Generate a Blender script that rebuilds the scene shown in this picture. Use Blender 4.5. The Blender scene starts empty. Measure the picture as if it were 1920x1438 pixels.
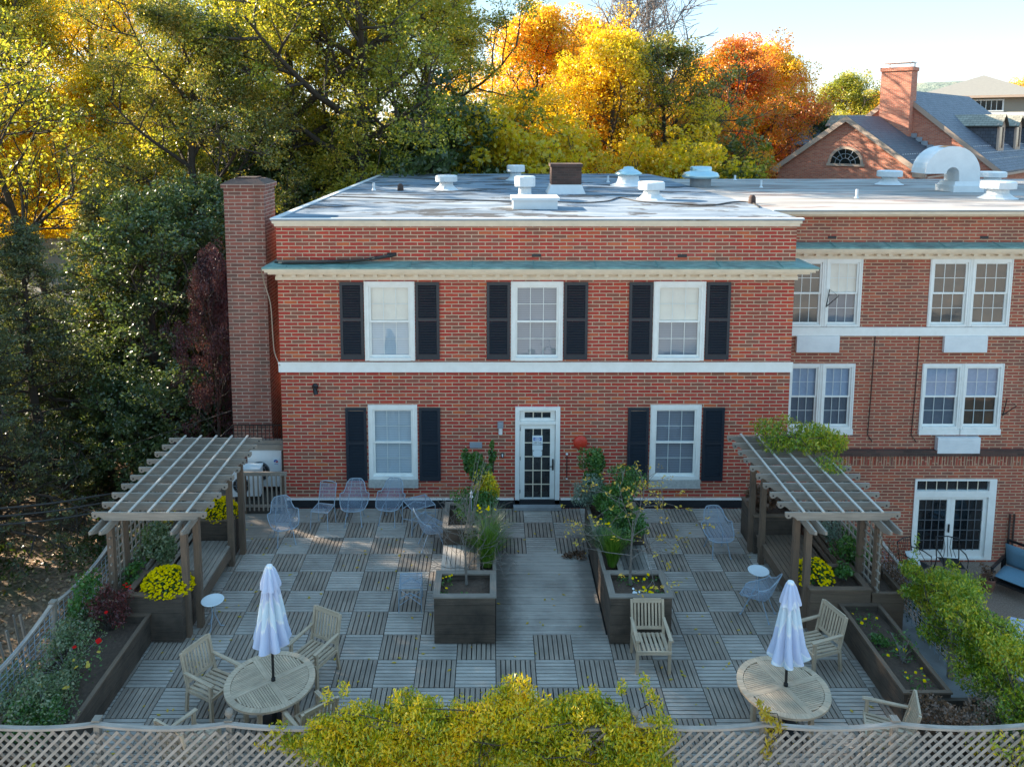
import bpy, math, random
import numpy as np
from mathutils import Vector, Matrix
PI = math.pi
random.seed(7)
sc = bpy.context.scene
COL = sc.collection
# ------------------------------------------------------------------ camera
FPX, PX, PY, CH, TH = 1464.0, 923.0, 420.0, 9.28, math.radians(6.92)
cam = bpy.data.cameras.new('camera'); co = bpy.data.objects.new('camera', cam); COL.objects.link(co)
co.location = (0, 0, CH); co.rotation_euler = (math.radians(90) - TH, 0, 0)
cam.sensor_width = 36; cam.lens = FPX / 1920 * 36
cam.shift_x = (960 - PX) / 1920; cam.shift_y = -(719 - PY) / 1920
cam.clip_end = 3000; cam.clip_start = 0.1
sc.camera = co
sc.render.resolution_x = 1024; sc.render.resolution_y = 766
def ray(u, v):
    a = (u - PX) / FPX; b = (PY - v) / FPX
    return (a, math.cos(TH) + b * math.sin(TH), -math.sin(TH) + b * math.cos(TH))
def G(u, v, z=0.0):            # surveyed point of the ground / deck at height z
    r = ray(u, v); t = (z - CH) / r[2]; return Vector((r[0] * t, r[1] * t, z))
def F(u, v, Y):                # surveyed point at depth Y
    r = ray(u, v); t = Y / r[1]; return Vector((r[0] * t, Y, CH + r[2] * t))
# ------------------------------------------------------------------ materials
MATS = {}
class NT:
    def __init__(s, name):
        s.m = bpy.data.materials.new(name); s.m.use_nodes = True
        s.t = s.m.node_tree; s.t.nodes.clear(); s.N = s.t.nodes; s.L = s.t.links
        s.out = s.N.new('ShaderNodeOutputMaterial'); MATS[name] = s.m
    def n(s, ty, **kw):
        nd = s.N.new('ShaderNode' + ty)
        for k, v in kw.items():
            if k.startswith('i_'):
                nd.inputs[k[2:].replace('_', ' ')].default_value = v
            else: setattr(nd, k, v)
        return nd
    def l(s, a, b): s.L.new(a, b)
    def ramp(s, fac, stops, interp='LINEAR'):
        r = s.n('ValToRGB'); e = r.color_ramp.elements; r.color_ramp.interpolation = interp
        while len(e) < len(stops): e.new(0.5)
        for x, (p, c) in zip(e, stops): x.position = p; x.color = (*c, 1) if len(c) == 3 else c
        s.l(fac, r.inputs['Fac']); return r.outputs['Color']
    def noise(s, vec, scale, detail=4, rough=0.55):
        n = s.n('TexNoise'); n.inputs['Scale'].default_value = scale; n.inputs['Detail'].default_value = detail
        n.inputs['Roughness'].default_value = rough
        if vec is not None: s.l(vec, n.inputs['Vector'])
        return n.outputs['Fac']
    def mapping(s, vec, scale=(1, 1, 1), loc=(0, 0, 0)):
        m = s.n('Mapping'); m.inputs['Scale'].default_value = scale; m.inputs['Location'].default_value = loc
        s.l(vec, m.inputs['Vector']); return m.outputs['Vector']
    def mix(s, fac, a, b, blend='MIX'):
        m = s.n('Mix', data_type='RGBA', blend_type=blend)
        for sock, v in ((m.inputs[0], fac), (m.inputs[6], a), (m.inputs[7], b)):
            if isinstance(v, (int, float)): sock.default_value = v
            elif isinstance(v, tuple): sock.default_value = (*v, 1) if len(v) == 3 else v
            else: s.l(v, sock)
        return m.outputs[2]
    def math(s, op, a, b=None):
        m = s.n('Math', operation=op)
        for sock, v in ((m.inputs[0], a), (m.inputs[1], b)):
            if v is None: continue
            if isinstance(v, (int, float)): sock.default_value = v
            else: s.l(v, sock)
        return m.outputs[0]
    def uv(s): return s.n('UVMap', uv_map='uv').outputs['UV']
    def obj(s): return s.n('TexCoord').outputs['Object']
    def rnd(s): return s.n('NewGeometry').outputs['Random Per Island']
    def bsdf(s, color, rough=0.6, bump=None, bs=0.3, bd=0.01, **kw):
        p = s.n('BsdfPrincipled')
        for sock, v in ((p.inputs['Base Color'], color), (p.inputs['Roughness'], rough)):
            if isinstance(v, tuple): sock.default_value = (*v, 1)
            elif isinstance(v, (int, float)): sock.default_value = v
            else: s.l(v, sock)
        for k, v in kw.items(): p.inputs[k.replace('_', ' ')].default_value = v
        if bump is not None:
            b = s.n('Bump'); b.inputs['Strength'].default_value = bs; b.inputs['Distance'].default_value = bd
            s.l(bump, b.inputs['Height']); s.l(b.outputs['Normal'], p.inputs['Normal'])
        s.l(p.outputs['BSDF'], s.out.inputs['Surface']); return p
def brick(name, stops, mortar, w=0.322, h=0.0883, mw=0.016, stain=0.25):
    t = NT(name); uv = t.uv()
    b = t.n('TexBrick', offset=0.5); b.inputs['Scale'].default_value = 1.0
    b.inputs['Mortar Size'].default_value = mw; b.inputs['Brick Width'].default_value = w; b.inputs['Row Height'].default_value = h
    b.inputs['Mortar Smooth'].default_value = 0.15; b.inputs['Bias'].default_value = 0.0
    b.inputs['Color1'].default_value = (0, 0, 0, 1); b.inputs['Color2'].default_value = (1, 1, 1, 1); b.inputs['Mortar'].default_value = (.5, .5, .5, 1)
    wob = t.n('TexNoise'); wob.inputs['Scale'].default_value = 9.0; t.l(uv, wob.inputs['Vector'])
    vm = t.n('VectorMath', operation='MULTIPLY_ADD'); t.l(wob.outputs['Color'], vm.inputs[0]); vm.inputs[1].default_value = (.012, .012, 0); t.l(uv, vm.inputs[2])
    t.l(vm.outputs[0], b.inputs['Vector'])
    sep = t.n('SeparateColor'); t.l(b.outputs['Color'], sep.inputs['Color'])
    col = t.ramp(sep.outputs['Red'], stops)
    fine = t.noise(uv, 45, 3); col = t.mix(t.math('MULTIPLY', fine, .22), col, (.07, .03, .025), 'MIX')
    big = t.noise(uv, 0.7, 5); 
    m2 = t.mix(fine, mortar, tuple(x * .7 for x in mortar))
    col = t.mix(b.outputs['Fac'], col, m2)
    streak = t.noise(t.mapping(uv, (2.2, .25, 1)), 1.0, 5)
    f = t.ramp(streak, [(0.35, (0, 0, 0)), (0.75, (1, 1, 1))])
    col = t.mix(t.math('MULTIPLY', f, stain), col, (.07, .045, .035))
    f2 = t.ramp(big, [(0.45, (0, 0, 0)), (0.8, (1, 1, 1))])
    col = t.mix(t.math('MULTIPLY', f2, .08), col, (.5, .4, .33))
    hgt = t.math('ADD', t.math('SUBTRACT', 1.0, b.outputs['Fac']), t.math('MULTIPLY', fine, .35))
    t.bsdf(col, 0.85, hgt, 0.7, 0.008)
RED = [(0.0, (.27, .09, .055)), (.2, (.36, .07, .04)), (.42, (.45, .04, .026)), (.65, (.5, .041, .024)), (.85, (.57, .06, .028)), (1, (.62, .13, .04))]
brick('brick_red', RED, (.68, .46, .31), mw=.0125)
brick('brick_wing', [(0, (.24, .08, .055)), (.35, (.35, .08, .048)), (.7, (.44, .08, .046)), (1, (.52, .12, .055))], (.62, .38, .24), stain=.3)
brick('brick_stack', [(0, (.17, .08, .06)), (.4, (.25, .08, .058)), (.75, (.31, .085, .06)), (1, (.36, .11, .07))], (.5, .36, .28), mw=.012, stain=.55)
brick('brick_far', [(0, (.48, .14, .08)), (.5, (.6, .18, .1)), (1, (.68, .26, .15))], (.5, .33, .25), w=.26, h=.09, mw=.014, stain=.1)
brick('brick_old', [(0, (.05, .03, .024)), (.5, (.09, .045, .035)), (1, (.13, .06, .045))], (.1, .07, .055), w=.25, h=.08, mw=.01, stain=.5)
def wood(name, c1, c2, dirt=(.05, .045, .04), dk=.4, rough=.8, tint=.35, blotch=1.2, mildew=False):
    t = NT(name); uv = t.uv(); r = t.rnd()
    cmb = t.n('CombineXYZ'); t.l(t.math('MULTIPLY', r, 37.0), cmb.inputs[2]); 
    add = t.n('VectorMath', operation='ADD'); t.l(t.mapping(uv, (1.5, 34, 1)), add.inputs[0]); t.l(cmb.outputs[0], add.inputs[1])
    g = t.noise(add.outputs[0], 1.4, 6, .65)
    col = t.mix(t.ramp(g, [(0.3, (0, 0, 0)), (.7, (1, 1, 1))]), c1, c2)
    col = t.mix(t.math('MULTIPLY', r, tint), col, tuple(x * .55 for x in c1))
    n2 = t.noise(t.obj(), blotch, 5, .6)
    col = t.mix(t.math('MULTIPLY', t.ramp(n2, [(.42, (0, 0, 0)), (.72, (1, 1, 1))]), dk), col, dirt)
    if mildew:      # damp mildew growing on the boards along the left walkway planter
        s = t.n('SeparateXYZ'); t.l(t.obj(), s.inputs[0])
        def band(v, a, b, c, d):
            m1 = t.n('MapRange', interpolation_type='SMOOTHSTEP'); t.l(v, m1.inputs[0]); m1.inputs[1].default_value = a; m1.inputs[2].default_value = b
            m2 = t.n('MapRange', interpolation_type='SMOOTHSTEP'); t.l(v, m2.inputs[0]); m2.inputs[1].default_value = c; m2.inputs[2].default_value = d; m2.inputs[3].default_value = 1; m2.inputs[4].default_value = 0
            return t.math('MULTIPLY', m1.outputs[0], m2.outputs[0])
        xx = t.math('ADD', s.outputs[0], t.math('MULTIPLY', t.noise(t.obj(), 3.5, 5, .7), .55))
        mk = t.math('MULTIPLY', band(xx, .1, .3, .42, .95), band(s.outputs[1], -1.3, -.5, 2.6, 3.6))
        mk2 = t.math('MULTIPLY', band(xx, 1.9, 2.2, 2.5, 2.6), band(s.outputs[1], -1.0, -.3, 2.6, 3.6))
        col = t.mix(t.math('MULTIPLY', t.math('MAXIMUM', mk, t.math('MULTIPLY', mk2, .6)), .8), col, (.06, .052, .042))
    t.bsdf(col, rough, g, .5, .004)
wood('deck_wood', (.6, .54, .47), (.33, .29, .25), dirt=(.08, .068, .056), tint=.6, mildew=True, dk=.55, blotch=.8)
wood('deck_wood_sheenless', (.45, .37, .3), (.23, .185, .145), dk=.5, tint=.55, mildew=True)  # darker copy for lengthwise boards; missing sky sheen put into the colour
wood('grey_wood', (.43, .36, .29), (.22, .18, .145), dk=.4)
wood('brown_wood', (.24, .155, .1), (.12, .08, .055), dk=.5)
wood('dark_wood', (.17, .12, .085), (.05, .037, .028), dirt=(.014, .012, .01), dk=.75, tint=.8, blotch=2)
wood('cap_wood', (.33, .28, .23), (.19, .155, .125), dk=.35)
wood('batten_wood', (.72, .66, .58), (.5, .45, .39), dk=.2)
wood('teak', (.72, .55, .38), (.36, .27, .19), dirt=(.16, .13, .09), dk=.35, blotch=3)
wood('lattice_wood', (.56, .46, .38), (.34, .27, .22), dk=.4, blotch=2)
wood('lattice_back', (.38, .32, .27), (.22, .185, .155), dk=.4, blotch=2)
def plain(name, c, c2=None, rough=.6, sc_=3.0, amt=.5, bump=0, **kw):
    t = NT(name); n = t.noise(t.obj(), sc_, 6, .6)
    col = t.mix(t.math('MULTIPLY', t.ramp(n, [(.35, (0, 0, 0)), (.7, (1, 1, 1))]), amt), c, c2 or tuple(x * .6 for x in c))
    t.bsdf(col, rough, n if bump else None, bump, .01, **kw)
plain('white_paint', (.84, .84, .8), (.6, .58, .52), .5, 5, .3)
plain('parking_asphalt', (.6, .56, .5), (.45, .42, .38), .9, .4, .5)
plain('cream_paint', (.8, .68, .52), (.52, .44, .34), .6, 4, .4)
plain('stone_sill', (.5, .5, .47), (.25, .25, .24), .8, 18, .6)
plain('shutter_paint', (.012, .02, .032), (.02, .028, .038), .42, 14, .6)
plain('black_metal', (.012, .012, .013), rough=.4)
plain('black_flashing', (.013, .015, .02), (.03, .034, .04), .45, 3, .5)
plain('wire_metal', (.34, .42, .5), (.2, .24, .28), .45, 12, .6)
plain('concrete', (.33, .34, .35), (.17, .17, .17), .9, 2.5, .7, .4)
plain('soil', (.065, .042, .03), (.14, .09, .06), .95, 22, .6, 1)
plain('vent_white', (.76, .78, .78), (.5, .53, .55), .5, 3, .35)
plain('steel_fan', (.4, .62, .68), (.55, .6, .6), .25, 3, .5, 0, Metallic=.6)
plain('russet', (.75, .3, .08), (.6, .5, .4), .8, 8, .6)
plain('red_enamel', (.62, .045, .02), (.45, .04, .02), .4, 14, .5)
plain('grey_plastic', (.3, .34, .38), rough=.4)
plain('black_rubber', (.01, .01, .01), rough=.6)
plain('terracotta', (.2, .09, .06), rough=.8)
plain('blue_cushion', (.13, .25, .33), (.09, .18, .25), .9, 30, .4)
plain('white_cloth', (.7, .72, .75), (.5, .55, .62), .9, 8, .3)
plain('fascia_tan', (.46, .35, .27), (.34, .25, .19), .7, 2, .3)
plain('siding_tan', (.44, .36, .27), (.4, .32, .23), .8, 1, .3)
plain('siding_shade', (.3, .27, .22), (.26, .23, .19), .8, 1, .3)
plain('grey_roof', (.24, .23, .2), (.18, .17, .16), .8, 4, .4)
plain('pillow', (.5, .55, .55), rough=.9)
plain('bulb', (.8, .8, .78), rough=.3)
plain('dark_glass', (.012, .016, .02), rough=.12)
plain('muntin_dark', (.1, .11, .12))
plain('gasket', (.02, .02, .022), rough=.5)
plain('sign_white', (.7, .76, .78), rough=.5, amt=.1)
plain('sign_blue', (.02, .09, .42), rough=.5, amt=.1)
plain('sign_red', (.5, .02, .03), rough=.5, amt=.1)
plain('cable_black', (.015, .014, .013), (.05, .035, .025), .6, 6, .5)
plain('cable_tan', (.38, .3, .22), rough=.7)
plain('old_fence', (.05, .043, .036), (.1, .085, .065), .9, 3, .6)
plain('copper_trim', (.1, .26, .24), (.2, .34, .33), .6, 6, .5)
def mk_copper():
    t = NT('copper'); uv = t.uv(); n = t.noise(t.mapping(uv, (1.2, 6, 1)), 3, 6, .65); n2 = t.noise(uv, 1.3, 4)
    c = t.ramp(n, [(.25, (.08, .17, .155)), (.5, (.16, .32, .29)), (.75, (.36, .52, .48))])
    c = t.mix(t.math('MULTIPLY', t.ramp(n2, [(.5, (0, 0, 0)), (.7, (1, 1, 1))]), .5), c, (.04, .07, .07))
    t.bsdf(c, .5, n, .2, .005)
mk_copper()
def mk_roof():
    t = NT('roof_membrane'); o = t.obj()
    n = t.noise(t.mapping(o, (.35, 1.2, 1)), 1.1, 7, .68)
    c = t.ramp(n, [(.38, (.11, .15, .19)), (.47, (.17, .22, .28)), (.55, (.24, .29, .34)), (.66, (.34, .37, .4))])
    n2 = t.noise(t.mapping(o, (.55, 1.0, 1), (3, 1, 0)), .85, 6, .66)
    c = t.mix(t.ramp(n2, [(.535, (0, 0, 0)), (.56, (.9, .9, .9))]), c, (.035, .03, .028))
    n3 = t.noise(o, 9, 4); c = t.mix(t.math('MULTIPLY', n3, .3), c, (.3, .32, .34))
    t.bsdf(c, .9, n3, .3, .01, Specular_IOR_Level=.08)
mk_roof()
def mk_roof2():
    t = NT('roof_wing'); o = t.obj(); n = t.noise(t.mapping(o, (.25, 1.2, 1)), 1.1, 6, .6)
    c = t.ramp(n, [(.38, (.25, .23, .215)), (.5, (.35, .33, .31)), (.62, (.42, .4, .385))])
    n2 = t.noise(t.mapping(o, (.4, 1.6, 1), (5, 2, 0)), .8, 5, .6)
    c = t.mix(t.ramp(n2, [(.57, (0, 0, 0)), (.62, (.6, .6, .6))]), c, (.16, .08, .07))
    t.bsdf(c, .9, n, .2, .01, Specular_IOR_Level=.1)
mk_roof2()
def mk_slate(name, a, b, w=.32, h=.24):
    t = NT(name); uv = t.uv()
    k = t.n('TexBrick', offset=.5); k.inputs['Scale'].default_value = 1; k.inputs['Mortar Size'].default_value = .012
    k.inputs['Brick Width'].default_value = w; k.inputs['Row Height'].default_value = h; k.inputs['Color1'].default_value = (*a, 1); k.inputs['Color2'].default_value = (*b, 1)
    k.inputs['Mortar'].default_value = tuple(x * .25 for x in a) + (1,); t.l(uv, k.inputs['Vector'])
    n = t.noise(uv, 2.5, 5); c = t.mix(t.math('MULTIPLY', n, .5), k.outputs['Color'], tuple(x * .5 for x in a))
    t.bsdf(c, .55, t.math('SUBTRACT', 1.0, k.outputs['Fac']), .8, .02)
mk_slate('slate', (.1, .115, .15), (.17, .19, .235))
mk_slate('slate_dark', (.07, .085, .11), (.11, .125, .15))
mk_slate('slate_tan', (.3, .28, .22), (.42, .4, .32), .4, .22)
def mk_blind(name, a, b, pitch=.045):
    t = NT(name); uv = t.uv(); s = t.n('SeparateXYZ'); t.l(uv, s.inputs[0])
    fr = t.math('FRACT', t.math('DIVIDE', s.outputs[1], pitch))
    c = t.mix(t.ramp(fr, [(0, (0, 0, 0)), (.18, (1, 1, 1)), (.8, (1, 1, 1)), (1, (0, 0, 0))]), b, a)
    n = t.noise(t.obj(), 1.5, 3); c = t.mix(t.math('MULTIPLY', n, .35), c, b)
    t.bsdf(c, .7)
mk_blind('blind_white', (.6, .66, .7), (.33, .36, .4)); mk_blind('blind_grey', (.3, .32, .37), (.12, .13, .15))
mk_blind('blind_shade', (.24, .27, .32), (.17, .19, .22), .06)
plain('reflection_cream', (.95, .86, .72), (.72, .62, .54), .8, 1.6, .6)  # bright ground reflected in the upper sashes, painted as a cream sheet
plain('room_dark', (.03, .025, .02), (.16, .075, .03), .9, 1.3, .8)
plain('curtain_blue', (.4, .47, .6), (.3, .36, .48), .9, 10, .5)
plain('curtain_dim', (.13, .15, .19), (.09, .1, .13), .9, 10, .5)
def mk_glass():
    t = NT('window_glass'); a = t.n('BsdfTransparent'); a.inputs[0].default_value = (.86, .9, .92, 1)
    g = t.n('BsdfGlossy'); g.inputs['Roughness'].default_value = .02; g.inputs['Color'].default_value = (.95, .97, 1, 1)
    bn = t.noise(t.obj(), 1.3, 1); b = t.n('Bump'); b.inputs['Strength'].default_value = .25; b.inputs['Distance'].default_value = .02; t.l(bn, b.inputs['Height']); t.l(b.outputs[0], g.inputs['Normal'])
    m = t.n('MixShader'); m.inputs[0].default_value = .08; t.l(a.outputs[0], m.inputs[1]); t.l(g.outputs[0], m.inputs[2]); t.l(m.outputs[0], t.out.inputs[0])
mk_glass()
def mk_mesh():
    t = NT('wire_mesh'); s = t.n('SeparateXYZ'); t.l(t.uv(), s.inputs[0])
    def lines(e): return t.math('LESS_THAN', t.math('FRACT', t.math('MULTIPLY', e, 55.0)), .2)
    a = lines(t.math('ADD', s.outputs[0], s.outputs[1])); b = lines(t.math('SUBTRACT', s.outputs[0], s.outputs[1]))
    f = t.math('MAXIMUM', a, b)
    tr = t.n('BsdfTransparent'); p = t.n('BsdfPrincipled'); p.inputs['Base Color'].default_value = (.3, .38, .48, 1); p.inputs['Roughness'].default_value = .5
    m = t.n('MixShader'); t.l(f, m.inputs[0]); t.l(tr.outputs[0], m.inputs[1]); t.l(p.outputs[0], m.inputs[2]); t.l(m.outputs[0], t.out.inputs[0])
mk_mesh()
def mk_umb():
    t = NT('umbrella_cloth'); o = t.uv(); s = t.n('SeparateXYZ'); t.l(o, s.inputs[0])
    n = t.noise(o, 2.2, 2); w = t.math('ADD', s.outputs[1], t.math('MULTIPLY', n, .5))
    z = t.math('ADD', w, t.math('MULTIPLY', t.math('PINGPONG', t.math('MULTIPLY', s.outputs[0], 1.0), .5), .35))
    c = t.ramp(t.math('FRACT', t.math('MULTIPLY', z, 1.15)), [(0, (.56, .64, .82)), (.38, (.6, .68, .85)), (.42, (.85, .88, .9)), (.47, (.66, .78, .86)), (.75, (.68, .8, .88)), (.8, (.85, .88, .92)), (.86, (.58, .65, .82))])
    d = t.n('BsdfDiffuse'); t.l(c, d.inputs[0]); tr = t.n('BsdfTranslucent'); t.l(c, tr.inputs[0])
    m = t.n('MixShader'); m.inputs[0].default_value = .25; t.l(d.outputs[0], m.inputs[1]); t.l(tr.outputs[0], m.inputs[2]); t.l(m.outputs[0], t.out.inputs[0])
mk_umb()
def leaf(name, stops, trans=.4, gloss=.05, nsc=.35, grough=.4):
    t = NT(name); r = t.rnd(); n = t.noise(t.obj(), nsc, 3)
    f = t.math('ADD', t.math('MULTIPLY', r, .55), t.math('MULTIPLY', t.math('SUBTRACT', n, .28), 1.0))
    c = t.ramp(f, stops)
    d = t.n('BsdfDiffuse'); t.l(c, d.inputs[0]); tr = t.n('BsdfTranslucent')
    t.l(t.mix(1.0, c, (1.25, 1.15, .6), 'MULTIPLY'), tr.inputs[0])
    m = t.n('MixShader'); m.inputs[0].default_value = trans; t.l(d.outputs[0], m.inputs[1]); t.l(tr.outputs[0], m.inputs[2])
    g = t.n('BsdfGlossy'); g.inputs['Roughness'].default_value = grough
    m2 = t.n('MixShader'); m2.inputs[0].default_value = gloss; t.l(m.outputs[0], m2.inputs[1]); t.l(g.outputs[0], m2.inputs[2]); t.l(m2.outputs[0], t.out.inputs[0])
leaf('leaf_yellowgreen', [(0, (.07, .11, .02)), (.3, (.19, .24, .03)), (.55, (.4, .4, .045)), (.8, (.62, .5, .07)), (1, (.68, .44, .1))], .56)
leaf('leaf_green', [(0, (.02, .05, .012)), (.5, (.05, .095, .015)), (.8, (.12, .15, .02)), (1, (.25, .22, .04))], .4)
leaf('leaf_darkgreen', [(0, (.045, .08, .032)), (.5, (.09, .145, .05)), (.8, (.17, .22, .06)), (1, (.34, .3, .07))], .4, .07, grough=.4)
leaf('leaf_olive', [(0, (.05, .08, .022)), (.4, (.13, .17, .035)), (.7, (.3, .26, .05)), (1, (.55, .32, .05))], .5)
leaf('leaf_gold', [(0, (.4, .4, .03)), (.35, (.66, .56, .03)), (.7, (.82, .58, .03)), (1, (.82, .46, .03))], .62)
leaf('leaf_orange', [(0, (.4, .36, .03)), (.3, (.7, .5, .04)), (.65, (.82, .47, .03)), (1, (.8, .4, .05))], .6)
leaf('leaf_red', [(0, (.26, .2, .03)), (.3, (.6, .32, .05)), (.55, (.65, .25, .04)), (.8, (.66, .1, .05)), (1, (.7, .36, .06))], .52)
leaf('leaf_purple', [(0, (.04, .02, .026)), (.5, (.085, .038, .05)), (.88, (.13, .045, .05)), (1, (.5, .03, .02))], .25)
leaf('leaf_hemlock', [(0, (.06, .085, .05)), (.5, (.12, .16, .08)), (.8, (.22, .23, .09)), (1, (.42, .34, .1))], .45)
leaf('leaf_vine', [(0, (.07, .15, .014)), (.3, (.28, .36, .012)), (.5, (.6, .52, .012)), (.75, (.9, .62, .01)), (1, (.88, .46, .02))], .4, nsc=1.6)
leaf('leaf_vine_green', [(0, (.05, .12, .014)), (.4, (.17, .3, .018)), (.7, (.45, .44, .025)), (1, (.7, .5, .04))], .4, nsc=1.4)
leaf('leaf_yellow', [(0, (.35, .3, .03)), (.5, (.62, .45, .04)), (1, (.66, .35, .06))], .35, nsc=2)
leaf('leaf_sage', [(0, (.1, .16, .12)), (.6, (.2, .27, .2)), (1, (.34, .38, .28))], .25, nsc=3)
leaf('leaf_garden', [(0, (.035, .11, .025)), (.6, (.08, .2, .035)), (.9, (.2, .28, .05)), (1, (.3, .26, .08))], .35, nsc=3)
leaf('leaf_weedy', [(0, (.05, .1, .045)), (.4, (.13, .19, .08)), (.7, (.27, .31, .18)), (1, (.42, .32, .18))], .3, nsc=3)
leaf('leaf_maroon', [(0, (.05, .015, .015)), (.6, (.14, .03, .03)), (1, (.3, .06, .05))], .3, nsc=3)
leaf('leaf_dry', [(0, (.08, .05, .035)), (.5, (.2, .12, .08)), (1, (.32, .17, .1))], .3, nsc=3)
leaf('leaf_grass', [(0, (.04, .12, .015)), (.5, (.1, .22, .02)), (.8, (.2, .3, .05)), (1, (.4, .36, .16))], .35, nsc=5)
leaf('leaf_bluegrass', [(0, (.06, .12, .07)), (.6, (.14, .21, .12)), (1, (.32, .3, .16))], .35, nsc=5)
leaf('petal_yellow', [(0, (.55, .38, .0)), (.4, (.74, .52, .0)), (1, (.8, .6, .01))], .2, 0, nsc=6)
leaf('petal_red', [(0, (.5, .01, .01)), (1, (.7, .02, .02))], .2, 0)
leaf('litter', [(0, (.2, .13, .08)), (.4, (.4, .27, .16)), (.75, (.6, .42, .25)), (1, (.68, .52, .3))], .15, nsc=.8)
leaf('leaf_far', [(0, (.07, .09, .025)), (.35, (.18, .17, .04)), (.7, (.36, .25, .05)), (1, (.4, .17, .04))], .45, nsc=.12)
plain('bark', (.075, .06, .048), (.035, .028, .023), .95, 6, .7, 1)
plain('bark_grey', (.17, .15, .13), (.08, .07, .06), .95, 6, .6, 1)
plain('bark_pale', (.24, .215, .2), (.14, .12, .11), .9, 8, .6)
def mk_ground():
    t = NT('hillside_ground'); o = t.obj(); n = t.noise(o, .35, 6, .65); f = t.noise(o, 9, 6, .7)
    c = t.ramp(f, [(.3, (.1, .07, .048)), (.5, (.25, .17, .11)), (.62, (.4, .28, .18)), (.75, (.5, .38, .25))])
    c = t.mix(t.ramp(n, [(.5, (0, 0, 0)), (.64, (.85, .85, .85))]), c, t.mix(f, (.02, .04, .012), (.06, .09, .025)))
    t.bsdf(c, .95, f, .8, .03)
mk_ground()
def mk_gravel():
    t = NT('gravel'); o = t.obj(); n = t.noise(o, .5, 4); f = t.noise(o, 30, 5, .75)
    c = t.ramp(f, [(.3, (.12, .09, .07)), (.5, (.26, .19, .145)), (.7, (.44, .34, .27))])
    c = t.mix(t.math('MULTIPLY', n, .5), c, (.08, .055, .04)); t.bsdf(c, .95, f, .8, .02)
mk_gravel()
def mk_hill():
    t = NT('hill_woods_hazed'); o = t.obj(); f = t.noise(o, .12, 6, .7)
    t.bsdf(t.ramp(f, [(.35, (.1, .14, .13)), (.55, (.2, .24, .19)), (.7, (.34, .28, .2))]), .95, f, 1, 3)  # haze over the far hill put into its muted colours
mk_hill()
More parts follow.
